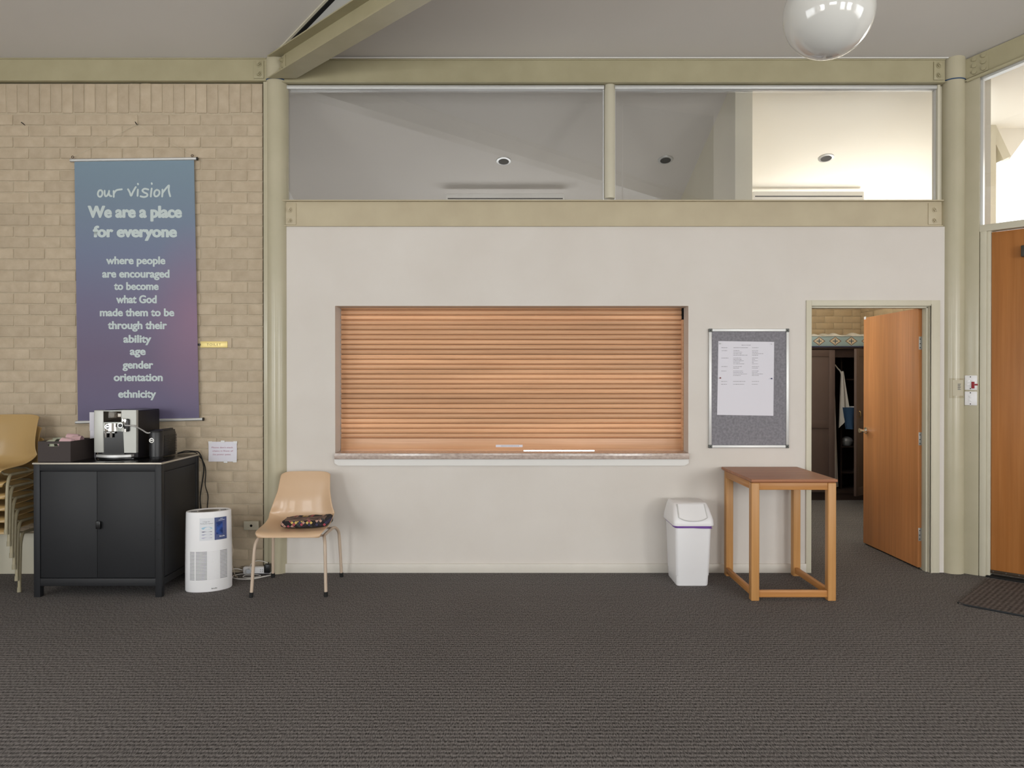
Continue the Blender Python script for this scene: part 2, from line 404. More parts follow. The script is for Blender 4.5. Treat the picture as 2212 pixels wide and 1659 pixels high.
# vertical cover strip beside the left column
m = MB(); m.box(X(572.5), X(582), -.03, .05, 0, Z(181), .002); tag(m.build('cover_strip', M_col), 'narrow flat cover strip between the bricks and the left column', 'trim')
m = MB(); m.box(X(567.5), X(573), .012, .06, 0, Z(181)); struct(m.build('gap_shade_1', M_dark))  # near-black strip painting the shade in the gap beside the bricks
# round post in the high windows
PXC = X(1316.5, .04)
m = MB(); m.lathe([(.02, Z(431,.04)), (.043, Z(430,.04)), (.043, Z(186,.04)), (.036, Z(183,.04)), (.02, Z(182,.04))], PXC, .04, 28)
tag(m.build('window_post', M_trim), 'round cream post dividing the high windows', 'post')
# high windows
def window(n, u0, u1, trim_r=False):
    f = MB(); y0, y1 = .025, .06
    zt, zb = Z(184.5), Z(434.5)
    f.box(X(u0), X(u1), y0-.02, y1, Z(192), zt, .003)            # head channel
    f.box(X(u0), X(u1), y0-.006, y1, zb, Z(430.5), .002)
    f.box(X(u0), X(u0+2.2), y0, y1, zb, zt); f.box(X(u1-2.2), X(u1), y0, y1, zb, zt)
    o = struct(f.build('window_%d' % n, M_alu))
    g = MB(); g.box(X(u0)+.003, X(u1)-.003, .042, .046, Z(432), Z(190)); g.build('pane', M_glass, o, smooth=False)
    return o
window(1, 612, 1305); window(2, 1328, 2024)
m = MB(); m.box(X(2024), X(2030), .0, .06, Z(434), Z(184), .003); m.box(X(2030), X(2042), .03, .09, Z(434), Z(184), .003); struct(m.build('trim_2', M_trim))

# diagonal tie beam from the left column, running 45 degrees into the room
zb, zt = 3.69, 3.862
e = empty('steel_beam', (CXL+.03, 0, zb), 'khaki steel beam running diagonally overhead from the left column', 'beam')
bx, by = CXL+.005, 0.0
D = Vector((.70711,-.70711,0)); Nn = Vector((.70711,.70711,0)); LEN = 6.5
def diag(mb, o0, o1, za, zc, ycut=-.058):
    vs = []
    for (o, z) in ((o0,za),(o1,za),(o1,zc),(o0,zc)):
        t0 = o+(-ycut)/.70711
        vs.append((Vector((bx,by,z))+Nn*o+D*t0, Vector((bx,by,z))+Nn*o+D*LEN))
    a = [mb._v(p[0]) for p in vs]; b = [mb._v(p[1]) for p in vs]
    mb.bm.faces.new(a); mb.bm.faces.new(b[::-1])
    for i in range(4): mb.bm.faces.new((a[i], b[i], b[(i+1)%4], a[(i+1)%4]))
m = MB(); diag(m, -.076, .076, zb, zb+.009); diag(m, -.076, .076, zt-.009, zt); diag(m, -.004, .004, zb+.009, zt-.009, -.085); m.build('girder', M_steel, e, smooth=False)
Md = Matrix.Translation(Vector((bx,by,0))) @ Matrix.Rotation(R(-45), 4, 'Z')
m = MB(); m.box(.075, .15, -.012, -.004, zb+.02, zt-.02, .002, M=Md); m.build('end_plate', M_steel, e)
for f in (.3, .72):
    m = MB(); bolt(m, .11, -.012, zb+(zt-zb)*f, M=Md); m.build('bolt', M_steel, e)
# infill above the diagonal beam
M_infill = mat('grey_infill_board', (172,172,168), rough=.75)
def infill(mb, o0, o1, zlo, drop0, drop1, ta, tb):
    pts = []
    for o in (o0, o1):
        for t in (ta, tb):
            p = Vector((bx,by,0))+Nn*o+D*t
            top = CEIL(p.y)
            pts.append((p, (zlo if zlo else top-drop0), top-drop1))
    v = [[mb._v((p.x,p.y,a)), mb._v((p.x,p.y,b))] for p,a,b in pts]
    for q in ((0,1),(2,3),(0,2),(1,3)): mb.bm.faces.new((v[q[0]][0], v[q[1]][0], v[q[1]][1], v[q[0]][1]))
    mb.bm.faces.new((v[0][0],v[1][0],v[3][0],v[2][0])); mb.bm.faces.new((v[0][1],v[1][1],v[3][1],v[2][1]))
m = MB(); infill(m, -.012, .012, zt, 0, -.01, .1, 6.4); struct(m.build('wall_infill', M_infill, smooth=False))
m = MB(); infill(m, -.036, -.012, None, .022, .002, .12, 6.4); struct(m.build('gap_shade_2', M_dark, smooth=False))  # dark strip standing in for the shaded gap along the ceiling edge
m = MB(); infill(m, -.05, -.036, None, .012, .001, .1, 6.4); struct(m.build('trim_4', M_trim, smooth=False))

# white bead between ceiling and beam
m = MB(); m.box(X(640), X(2040), -.045, -.03, Z(132.2), Z(130.4)); struct(m.build('trim_5', M_white))

# ------------------------------------------------------------------ serving hatch: counter and roller shutter
e = empty('serving_counter', (0, 0, Z(1006,-.02)), 'speckled stone-look counter ledge in the serving hatch', 'counter')
m = MB(); m.box(X(722,-.035), X(1489,-.035), -.035, -.001, Z(992,-.035), Z(979.3,-.035), .002); m.box(HX0+.001, HX1-.001, -.002, .3, Z(992,-.035), Z(979.3,-.035)-.0002)
M_stone = mat('speckled_stone_laminate', (202,186,176), rough=.16, noise=.25, nscale=55, rgb2=(166,148,138), spec=.6, stretch=(.6,1,1.2))
m.build('worktop', M_stone, e)
x0, x1, zt_, zb_ = X(722,-.02), X(1488,-.02), Z(992,-.02), Z(1006,-.02)
m = MB(); m.prism([(x0, zt_-.001), (x0, zb_+.018), (x0+.03, zb_), (x1-.03, zb_), (x1, zb_+.018), (x1, zt_-.001)], -.02, -.0005, 'y'); m.build('apron', M_white, e, smooth=False)
e = empty('roller_shutter', (0, .18, Z(970,.17)), 'varnished timber roller shutter closing the serving hatch', 'shutter')
SX0, SX1 = HX0+.004, HX1-.012
ztop = HZ1+.01; pitch = 10.65/278.7
m = MB(); z = Z(946.5,.17)
while z < ztop+.05:
    prof = []
    for k in range(9):
        a = k/8; prof.append((.172+.008-.009*math.sin(math.pi*a)**.6, z+.0018+(pitch-.0036)*a))
    prof += [(.19, z+pitch-.001), (.19, z+.001)]
    m.prism(prof, SX0, SX1, 'x'); z += pitch
m.build('slat_curtain', M_slat, e)
m = MB(); m.box(SX0, SX1, .1905, .193, Z(946.7,.17), HZ1+.1); m.build('added_light_stop', M_dbrown, e)  # added dark sheet, stops light leaking between slats and darkens the grooves
m = MB(); zb_ = Z(969.5,.165); m.box(SX0, SX1, .166, .188, zb_, Z(946.7,.17), .002); m.box(SX0, SX1, .158, .188, zb_-.009, zb_-.0, .002)
for a_, b_ in ((SX0, X(1131,.16)), (X(1285,.16), SX1)): m.box(a_, b_, .162, .186, Z(979.3,-.035)+.0002, zb_-.008)
m.build('bottom_rail', M_slat, e)
m = MB(); m.box(SX1-.002, HX1+.0, .150, .20, Z(979,.0)+.003, HZ1-.09, .002); m.build('guide_rail', M_slat, e)
m = MB(); m.box(SX1, HX1, .150, .19, HZ1-.09, HZ1, .001); m.build('guide_stop', M_dark, e)
s_ = MB(); s_.box(X(1071,.16), X(1129,.16), .1645, .166, Z(966,.16), Z(961,.16)); st = s_.build('label_strip', M_paper, e)
# tiny printed line on the label, unreadable in the photo
m = MB(); x = X(1082,.16)
while x < X(1120,.16):
    w_ = random.uniform(.004,.012); m.box(x, x+w_, .1642, .1646, Z(963.9,.16), Z(963.1,.16)); x += w_+.003
m.build('printed_line', M_ink, st)
m = MB(); m.box(HX0-.06, HX1+.06, .192, .25, HZ1-.01, HZ1+.25); struct(m.build('trim_6', M_white))

# ------------------------------------------------------------------ doorway and open door
m = MB(); a0, a1, a2 = X(1740.5), X(2028.5), Z(649)
m.box(a0, DX0, -.012, 0, 0, a2, .002); m.box(DX0, DX1, -.012, 0, DZ1, a2, .002); m.box(DX1, a1, -.012, 0, 0, a2, .002)
m.box(DX1-.0, DX1+.012, -.02, .0, 0, a2-.03, .003)
# jamb linings and door stop
m.box(DX0-.02, DX0+.0, 0, .125, 0, DZ1); m.box(DX1-.004, DX1+.02, 0, .125, 0, DZ1); m.box(DX0, DX1, 0, .125, DZ1-.002, DZ1+.02)
m.box(DX1-.018, DX1-.004, .02, .075, 0, DZ1-.004, .002); m.box(DX0, DX1, .02, .075, DZ1-.014, DZ1-.002, .002)
struct(m.build('trim_7', M_trim))
e = empty('door_1', (3.128, .105, 0), kind='structure')
LX0, LX1 = X(1983.5, .105), X(1994, .105)
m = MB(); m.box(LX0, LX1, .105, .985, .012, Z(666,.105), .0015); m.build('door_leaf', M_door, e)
for v in (741, 948, 1155):
    m = MB(); z = Z(v,.1); m.box(LX0+.003, LX1+.016, .101, .1045, z-.05, z+.05, .001); m.cyl((LX1+.005,.100,z-.05),(LX1+.005,.100,z+.05),.006,12)
    h = m.build('hinge', M_alu_p, e)
    m = MB()
    for dz in (-.035,-.005,.03):
        m.cyl((LX0+.012,.1012,z+dz),(LX0+.012,.1,z+dz),.004,10)
    m.build('screw', M_dark, h)
hy, hz_ = .925, Z(930, .925)
m = MB(); m.tube([(LX0-.0,hy,hz_),(LX0-.012,hy,hz_)], .028, 24); m.tube([(LX0-.01,hy,hz_),(LX0-.04,hy,hz_),(LX0-.055,hy-.006,hz_),(LX0-.058,hy-.03,hz_),(LX0-.06,hy-.10,hz_-.004)], [.011,.010,.011,.010,.008], 14, smooth_path=0)
m.tube([(LX0-.04,hy,hz_),(LX0-.066,hy,hz_)], [.012,.02], 16)
m.build('door_handle', M_chrome, e)
m = MB(); m.box(LX0-.002, LX0+.0, .94, .975, Z(690,.95), Z(684,.95)); m.build('door_tag', M_whitep, e)

# ------------------------------------------------------------------ 45-degree wall on the right with its door
O45 = Vector((X(2083)+.0, 0, 0))
W45 = Matrix.Translation(O45) @ Matrix.Rotation(R(-45), 4, 'Z')
S1 = 3.49*1.41421
def ctop(s): return CEIL(-s*.70711)
m = MB(); m.box(0, .10, -.03, .05, 0, Z(176)-.005, .003, M=W45); struct(m.build('trim_8', M_col))
DH = 2.525
m = MB()
m.box(.104, .146, -.02, .05, 0, 2.59, .002, M=W45); m.box(.146, .17, -.008, .06, 0, 2.56, .002, M=W45)
m.box(1.09, 1.15, -.02, .05, 0, 2.59, .002, M=W45); m.box(.10, 1.15, -.022, .06, 2.545, 2.595, .002, M=W45)
struct(m.build('trim_9', M_trim))
# rest of the wall beyond the door
m = MB(); m.box(1.15, S1, -.0, .1, 0, 2.62, M=W45)
m.prism([(1.15,2.62),(S1,2.62),(S1,ctop(S1)),(1.15,ctop(1.15))], 0, .1, 'y', M=W45); struct(m.build('wall_right', M_wall, smooth=False))
e = empty('door_2', (*(W45 @ Vector((.63,.02,0)))[:2], 0), kind='structure', rz=R(-45))
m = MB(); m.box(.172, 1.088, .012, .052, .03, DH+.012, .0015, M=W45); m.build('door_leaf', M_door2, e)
m = MB(); m.box(.172, 1.088, .002, .012, .03, .052, .001, M=W45); ws = m.build('kick_strip', mat('brown_weather_strip',(70,58,46),rough=.5,metal=.4), e)
for s in (.19,.27,.35,.43):
    m = MB(); m.tube([(s,.002,.043),(s,-.001,.043)], .0055, 12, M=W45); m.build('screw', M_chrome, ws)
m = MB(); m.box(.36, .62, -.04, .012, 2.33, 2.41, .006, M=W45); m.build('door_closer', mat('dark_grey_metal',(70,68,62),rough=.45,metal=.3), e)
m = MB(); m.box(.15, 1.1, -.03, .06, 0, .012, .003, M=W45); m.build('threshold', M_rubber, e)
# raking beam over the right-hand wall
e = empty('steel_beam', (*O45[:2], 3.69), 'khaki steel beam rising to the right of the right-hand column', 'beam', rz=R(-45))
def rk(s, dz): return ctop(s)+dz
m = MB()
m.prism([(.005,rk(0,-.172)),(S1,rk(S1,-.172)),(S1,rk(S1,-.004)),(.005,rk(0,-.004))], -.015, .01, 'y', M=W45)
m.prism([(.005,rk(0,-.18)),(S1,rk(S1,-.18)),(S1,rk(S1,-.172)),(.005,rk(0,-.172))], -.05, .05, 'y', M=W45)
m.build('girder', M_steel, e, smooth=False)
m = MB(); m.tube([(.02,-.042,rk(0.02,-.178)),(S1,-.042,rk(S1,-.178))], .012, 12, M=W45); m.build('flange_edge', M_steel, e)
m = MB(); m.prism([(.005,rk(0,-.155)),(.155,rk(.155,-.155)),(.155,rk(.155,-.01)),(.005,rk(0,-.01))], -.024, -.015, 'y', M=W45); m.build('end_plate', M_steel, e)
for s in (.065,.125):
    for d in (-.13,-.083,-.036):
        m = MB(); p = (s,-.024,rk(s,d)); m.tube([p,(s,-.034,p[2])], .017, 6, M=W45); m.build('bolt', M_steel, e)
# transom window over the door
f = MB()
f.prism([(.10,2.595),(.118,2.595),(.118,rk(.118,-.18)),(.10,rk(.10,-.18))], .0, .05, 'y', M=W45)
f.prism([(1.13,2.595),(1.15,2.595),(1.15,rk(1.15,-.18)),(1.13,rk(1.13,-.18))], .0, .05, 'y', M=W45)
f.prism([(.10,rk(.10,-.2)),(1.15,rk(1.15,-.2)),(1.15,rk(1.15,-.18)),(.10,rk(.10,-.18))], .0, .05, 'y', M=W45)
o = struct(f.build('window_3', M_alu, smooth=False))
g = MB(); g.prism([(.117,2.594),(1.131,2.594),(1.131,rk(1.131,-.19)),(.117,rk(.117,-.19))], .022, .026, 'y', M=W45); g.build('pane', M_glass, o, smooth=False)
# switches on the board
def switch(v0, v1, label, rock, red=False):
    zc0, zc1 = Z(v1,-.05), Z(v0,-.05)
    e = empty('light_switch', (*(W45 @ Vector((.05,-.03,0)))[:2], zc0), label, 'switch', rz=R(-45))
    m = MB(); m.box(.012, .092, -.042, -.03, zc0, zc1, .004, M=W45); m.build('plate', M_whitep, e)
    for (s, f) in rock:
        m = MB(); z = zc0+(zc1-zc0)*f; m.box(s-.009, s+.009, -.047, -.042, z-.009, z+.009, .002, M=W45); m.build('rocker', M_whitep, e)
    for f in (.1,.9):
        m = MB(); z = zc0+(zc1-zc0)*f; m.tube([(.05,-.042,z),(.05,-.0425,z)], .004, 10, M=W45); m.build('screw', M_dark, e)
    return e, zc0, zc1
switch(845.5, 875.5, 'plain white light switch with two rockers, lower of the pair on the post', [(.05,.63),(.05,.38)])
e, a, b = switch(811, 842.5, 'white light switch with red tape over one rocker, upper of the pair', [(.035,.6),(.035,.37),(.066,.6),(.066,.37)])
m = MB(); m.box(.058, .078, -.0495, -.047, a+.012, a+.062, .0005, M=W45); m.box(.078, .098, -.0435, -.042, a+.034, a+.046, .0003, M=W45); m.build('red_tape', mat('red_tape',(150,30,42),rough=.5), e)
# taped notice on the round column
e = empty('column_notice', (CXR,-.055,Z(858,-.05)), 'small faded notice taped round the right-hand column', 'notice')
def wrap(mb, u0, u1, v0, v1, r):
    a0 = math.acos(max(-1,min(1,(X(u0)-CXR)/.0865))) ; a1 = math.acos(max(-1,min(1,(X(u1)-CXR)/.0865)))
    mb.grid(lambda i,j: (CXR+r*math.cos(a0+(a1-a0)*i), .032-r*math.sin(a0+(a1-a0)*i), Z(v1,-.05)+(Z(v0,-.05)-Z(v1,-.05))*j), 14, 2)
m = MB(); wrap(m, 2045, 2079, 817, 860, .0851); m.build('clear_tape', mat('yellowed_tape',(168,158,130),rough=.25), e)
m = MB(); wrap(m, 2050.5, 2072.5, 821, 855, .0856); m.build('paper', mat('aged_paper',(190,182,160),rough=.6), e)
m = MB()
for k in range(7): wrap(m, 2059.5, 2066.5-(k%3)*.7, 829+k*2, 830+k*2, .0859)
m.build('printed_lines', M_ink, e)

# doormat at the right-hand door
P0 = Vector((2.874,-.789,0)); d1 = Vector((.7071,-.7071,0)); d2 = Vector((.7071,.7071,0))
m = MB(); pts = []
for (a, b) in ((.0,.03),(.012,.008),(.05,0),(1.25,0),(1.25,.84),(0,.84)):
    p = P0+d1*a+d2*b; pts.append((p.x,p.y))
m.prism(pts, .001, .009, 'z'); mt = m.build('door_mat', M_mat); tag(mt, 'ribbed brown door mat in front of the right-hand door', 'door mat')
m = MB(); p0, p1, p2 = P0+d1*.0+d2*.03, P0+d1*.05+d2*.0, P0+d1*1.25
m.tube([(p0.x,p0.y,.006),(p1.x,p1.y,.006),(p2.x,p2.y,.006)], .006, 8); m.build('edge_binding', mat('dark_binding',(44,48,52),rough=.7), mt)

# ------------------------------------------------------------------ rooms behind
KC = lambda y: 3.789-.272*y
PX0, PX1 = X(1588,.07), X(1625,.07)
m = MB(); m.prism([(.09,KC(.09)),(4.6,KC(4.6)),(4.6,KC(4.6)+.06),(.09,KC(.09)+.06)], -2.3, PX0+.06, 'x'); struct(m.build('ceiling_kitchen', M_ceil, smooth=False))
m = MB(); pl = [(PX0+.06,.09),(3.66,.09),(4.2,1.15),(4.6,1.9),(4.6,4.6),(PX0+.06,4.6)]
a_ = [m._v((x,y,KC(y))) for x,y in pl]; b_ = [m._v((x,y,KC(y)+.06)) for x,y in pl]
m.bm.faces.new(a_); m.bm.faces.new(b_[::-1])
for i in range(6): m.bm.faces.new((a_[i],b_[i],b_[(i+1)%6],a_[(i+1)%6]))
struct(m.build('ceiling_vestry', M_cream, smooth=False))
m = MB(); m.prism([(.075,0),(4.2,0),(4.2,KC(4.2)),(.075,KC(.075))], PX0, PX1, 'x'); struct(m.build('wall_partition', M_trim, smooth=False))
m = MB(); m.box(-2.3, PX0, 2.6, 2.7, 0, 3.2); m.box(-2.3,-2.2,.1,2.7,0,3.9); struct(m.build('wall_kitchen', M_white))
Mv = Matrix.Translation((4.5, 3.98, 0))
bricks('wall_vestry', Mv, 2.8, 0, 2.78, M_brick2, M_mortar2, right_phase=.1)
# vestry side wall, leaning out from the column to the brick corner
pB = Vector((4.5,3.98,0)); Ms = Matrix.Translation((4.5,1.9,0)) @ Matrix.Rotation(R(-90), 4, 'Z')
bricks('wall_vestry_side', Ms, 2.14, 0, 2.74, M_brick2, M_mortar2)
m = MB(); m.prism([(3.60,.10),(3.66,.10),(4.62,1.9),(4.56,1.9)], 0, 3.2, 'z')
v4 = [m._v(p) for p in ((3.60,.10,3.2),(4.56,1.9,3.2),(4.56,1.9,KC(1.9)),(3.60,.10,KC(.1)))]; v5 = [m._v(p) for p in ((3.66,.10,3.2),(4.62,1.9,3.2),(4.62,1.9,KC(1.9)),(3.66,.10,KC(.1)))]
m.bm.faces.new(v4); m.bm.faces.new(v5[::-1])
for i in range(4): m.bm.faces.new((v4[i],v5[i],v5[(i+1)%4],v4[(i+1)%4]))
m.box(4.6,4.66,1.9,4.1,0,3.3)
struct(m.build('wall_vestry_outer', M_cream, smooth=False))
# linear fittings high in the back rooms, seen through the glass
def batten(u0, u1, y, label, v0=418, v1=432):
    m = MB(); m.box(X(u0,y), X(u1,y), y, y+.12, Z(v1,y)-.06, Z(v0,y), .006)
    e = tag(m.build('wall_unit', M_white), label, 'air unit'); 
    g = MB(); g.box(X(u0,y)+.03, X(u1,y)-.03, y-.004, y+.001, Z(v1,y)+.006, Z(v1,y)+.016); g.build('louvre', M_dark, e)
def ceilfit(u0,u1,v0,y,label):
    m = MB(); zt = Z(v0,y); m.box(X(u0,y), X(u1,y), y, y+.05, zt-.1, zt, .008)
    o = tag(m.build('linear_light_fitting', M_white), label, 'light fitting', 'linear fittings in the back rooms')
    g = MB(); g.box(X(u0,y)+.02, X(u1,y)-.02, y-.003, y+.002, zt-.055, zt-.045); g.build('groove', M_dark, o)
ceilfit(963, 1220, 418.5, 1.68, 'white linear light fitting low in the longer left-hand high window')
ceilfit(1626, 1866, 413.5, 1.66, 'white linear light fitting in the bright right-hand high window')
# downlights in the sloping ceiling
def downlight(u, v, label):
    s = (HZ-v)/FPX                      # solve where the sight line meets the ceiling slope
    y = (3.789-CAMH-s*CAMD)/(s+.272); x = X(u,y); z = KC(y)
    Mz = Matrix.Translation((x,y,z)) @ Matrix.Rotation(math.atan(-.272), 4, 'X')
    e = empty('downlight', (x,y,z-.02), label, 'downlight', 'downlights in the back rooms')
    m = MB(); m.lathe([(.046,-.004),(.048,-.009),(.066,-.007),(.070,-.001),(.070,.0)], 0,0,36,M=Mz); m.build('trim_ring', M_alu_p, e)
    m = MB(); m.lathe([(.0,-.0101),(.047,-.0101),(.047,-.006)],0,0,30,M=Mz) if False else m.tube([(0,0,-.004),(0,0,-.0102)],.048,30,M=Mz); m.build('dark_lens', M_dark, e)
downlight(1088, 348, 'recessed downlight seen through the longer left-hand high window')
downlight(1437, 345.5, 'recessed downlight just right of the round window post')
downlight(1783.5, 341.5, 'recessed downlight in the brightly lit ceiling at the right')

# wardrobe against the vestry wall
WY = 3.36
e = empty('wardrobe', (3.95, 3.65, 0), 'dark brown wardrobe with one door ajar in the back room', 'wardrobe')
wx0, wx1, wzt = 3.30, 4.40, 1.845
m = MB(); m.box(wx0, wx0+.02, WY, 3.93, .0, wzt); m.box(wx1-.02, wx1, WY, 3.93, 0, wzt); m.box(wx0, wx1, 3.90, 3.93, 0, wzt); m.box(wx0, wx1, WY, 3.93, .08, .11)
m.box(wx0-.01, wx1+.01, WY-.02, 3.93, wzt-.022, wzt, .003); m.box(wx0+.02, wx1-.02, WY+.01, WY+.03, wzt-.12, wzt-.022); m.box(wx0,wx1,WY+.01,WY+.03,0,.11)
m.box(4.045, 4.065, WY+.18, 3.9, .11, wzt-.03)
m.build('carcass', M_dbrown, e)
for z in (1.45,1.1,.62,.3):
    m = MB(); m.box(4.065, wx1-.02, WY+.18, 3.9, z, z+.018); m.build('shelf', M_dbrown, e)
def wdoor(M, w):
    m = MB(); m.box(0, w, 0, .02, .1, wzt-.03, .002, M=M)
    for (a,b) in ((.1,.86),(.88,wzt-.03)):
        pass
    # raised stiles and rails around two sunk panels
    for (x0,x1,z0,z1) in ((0,.07,.1,wzt-.03),(w-.07,w,.1,wzt-.03),(.07,w-.07,.1,.2),(.07,w-.07,.87,.97),(.07,w-.07,wzt-.11,wzt-.03)):
        m.box(x0,x1,-.008,.0,z0,z1,.0015,M=M)
    d = m.build('door', M_brown, e); return d
M1 = Matrix.Translation((X(1803,WY)-.56, WY-.002, 0)); wdoor(M1, .56)
hp, fp = Vector((4.385,3.35,0)), Vector((3.994,3.03,0)); dv = hp-fp
M2 = Matrix.Translation(fp) @ Matrix.Rotation(math.atan2(dv.y,dv.x), 4, 'Z'); d2_ = wdoor(M2, dv.length)
m = MB(); m.tube([(.045,-.02,1.02),(.045,-.035,1.03),(.045,-.035,1.08),(.045,-.02,1.09)], .004, 8, M=M2); m.build('handle', mat('brass',(180,150,90),rough=.3,metal=.9), d2_)
# rolled altar cloth in plastic on the wardrobe
e = empty('patterned_cloth_roll', (3.8,3.5,wzt), 'pale blue patterned cloth with crosses wrapped in plastic on top of the wardrobe', 'cloth')
def cross_mat():
    m = bpy.data.materials.new('cross_pattern_cloth'); m.use_nodes = True; nt = m.node_tree; b = nt.nodes['Principled BSDF']; N = nt.nodes.new; L = nt.links.new
    b.inputs['Roughness'].default_value = .5; b.inputs['Coat Weight'].default_value = .4
    tc = N('ShaderNodeTexCoord'); sp = N('ShaderNodeSeparateXYZ'); L(tc.outputs['Object'], sp.inputs[0])
    def M(op, a, b_=None, c=None):
        n = N('ShaderNodeMath'); n.operation = op
        for i, q in enumerate((a, b_, c)):
            if q is None: continue
            if isinstance(q, (int, float)): n.inputs[i].default_value = q
            else: L(q, n.inputs[i])
        return n.outputs[0]
    P = .195
    fx = M('ABSOLUTE', M('SUBTRACT', M('PINGPONG', M('ADD', sp.outputs['X'], 10.032), P/2), 0))   # distance to motif centre 0..P/2
    dz = M('ABSOLUTE', M('SUBTRACT', sp.outputs['Z'], .078))
    dia = M('ADD', M('MULTIPLY', fx, .72), dz)
    inner = M('LESS_THAN', dia, .046); ring = M('MULTIPLY', M('GREATER_THAN', dia, .046), M('LESS_THAN', dia, .054))
    bar = M('MAXIMUM', M('MULTIPLY', M('LESS_THAN', fx, .005), M('LESS_THAN', dz, .03)), M('MULTIPLY', M('LESS_THAN', dz, .005), M('LESS_THAN', fx, .03)))
    border = M('LESS_THAN', sp.outputs['Z'], .018)
    def mix(f, a, c):
        n = N('ShaderNodeMix'); n.data_type = 'RGBA'; L(f, n.inputs['Factor'])
        if isinstance(a, tuple): n.inputs['A'].default_value = (*lin(a),1)
        else: L(a, n.inputs['A'])
        n.inputs['B'].default_value = (*lin(c),1); return n.outputs['Result']
    c = mix(inner, (150,170,172), (205,188,160)); c = mix(ring, c, (96,60,48)); c = mix(bar, c, (30,70,92)); c = mix(border, c, (92,94,128))
    L(c, b.inputs['Base Color']); return m
m = MB(); m.box(3.3, 4.38, 3.38, 3.62, wzt+.001, wzt+.142, .02, 3); m.build('cloth', cross_mat(), e)
m = MB()
def crumple(i, j):
    a = math.pi*j; return (3.3+1.08*i, 3.50-.125*math.cos(a)*(1+.03*math.sin(i*31)), wzt+.135+.030*math.sin(a)*(1+.5*math.sin(i*23+j*4)+.3*math.sin(i*57)))
m.grid(crumple, 60, 10); m.build('plastic_wrap', mat('clear_film',(205,200,190),rough=.2,trans=.0,noise=.2,nscale=20), e)
# robes hanging in the wardrobe
def drape(name, x0t, x1t, x0b, x1b, zt, zb, y, material, label, cat, thick=.02, wave=5, hemdrop=0.0, parts=None):
    m = MB(); n, k = 24, 16
    def f(i, j, s):
        zz = zt+(zb-zt)*j - hemdrop*j*i; a = x0t+(x0b-x0t)*j; b = x1t+(x1b-x1t)*j
        return (a+(b-a)*i, y+s+.018*math.sin(i*wave*2.2+j*1.3)*(.3+.7*j), zz)
    g = [[[m._v(f(i/(n-1), j/(k-1), s)) for j in range(k)] for i in range(n)] for s in (0, thick)]
    for s in (0,1):
        for i in range(n-1):
            for j in range(k-1): m.bm.faces.new((g[s][i][j], g[s][i+1][j], g[s][i+1][j+1], g[s][i][j+1]))
    for j in range(k-1):
        m.bm.faces.new((g[0][0][j], g[0][0][j+1], g[1][0][j+1], g[1][0][j])); m.bm.faces.new((g[0][n-1][j], g[0][n-1][j+1], g[1][n-1][j+1], g[1][n-1][j]))
    for i in range(n-1):
        m.bm.faces.new((g[0][i][0], g[0][i+1][0], g[1][i+1][0], g[1][i][0])); m.bm.faces.new((g[0][i][k-1], g[0][i+1][k-1], g[1][i+1][k-1], g[1][i][k-1]))
    return tag(m.build(name, material), label, cat)
M_robe = mat('white_linen', (214,206,196), rough=.85, noise=.05, nscale=8)
GY = WY+.06
def gx(u): return X(u, GY)
def gz(v): return Z(v, GY)
r1 = drape('hanging_robe', gx(1795), gx(1803.5), gx(1795), gx(1812.5), gz(845), gz(1052), GY, M_robe, 'long white robe hanging at the left inside the wardrobe', 'robe', wave=3)
r2 = drape('draped_vestment', gx(1819), gx(1824), gx(1816), gx(1838), gz(802), gz(925), GY+.02, M_robe, 'white vestment slipping off its hanger inside the wardrobe', 'vestment', wave=4, hemdrop=-.18)
m = MB(); m.tube([(gx(1806),GY+.03,gz(788)),(gx(1812),GY+.03,gz(796)),(gx(1818),GY+.03,gz(803)),(gx(1823),GY+.03,gz(822))], .008, 8, smooth_path=4); m.build('shoulder_fold', M_robe, r2)
drape('folded_blue_cloth', gx(1820), gx(1846), gx(1828), gx(1847), gz(880), gz(927), GY-.02, mat('denim_blue_cloth',(52,80,112),rough=.9,noise=.1,nscale=10), 'dark blue cloth hanging below the white vestment in the wardrobe', 'cloth', wave=3)
m = MB(); m.box(gx(1841), gx(1849), GY-.0, GY+.1, gz(889), gz(878), .006); tag(m.build('white_box', M_whitep), 'small white box on the wardrobe shelf beside the blue cloth', 'box')
m = MB(); m.lathe([(.01,0),(.05,.0),(.07,.03),(.075,.06),(.06,.09),(.03,.105),(.005,.11)], gx(1846), GY+.21, 20); o_ = m.build('glass_bowl', M_alu_p); o_.location.z = .64; tag(o_, 'small pale round bowl on a lower wardrobe shelf', 'bowl')
m = MB(); cxh = X(1875,3.0); 
m.tube([(cxh+.03*math.cos(a*.5), 2.98, Z(808,3.0)+.016*math.sin(a*.5)) for a in range(0,13)], .003, 8); tag(m.build('white_ring_hook', M_whitep), 'small white plastic ring hook on the ajar wardrobe door', 'hook')
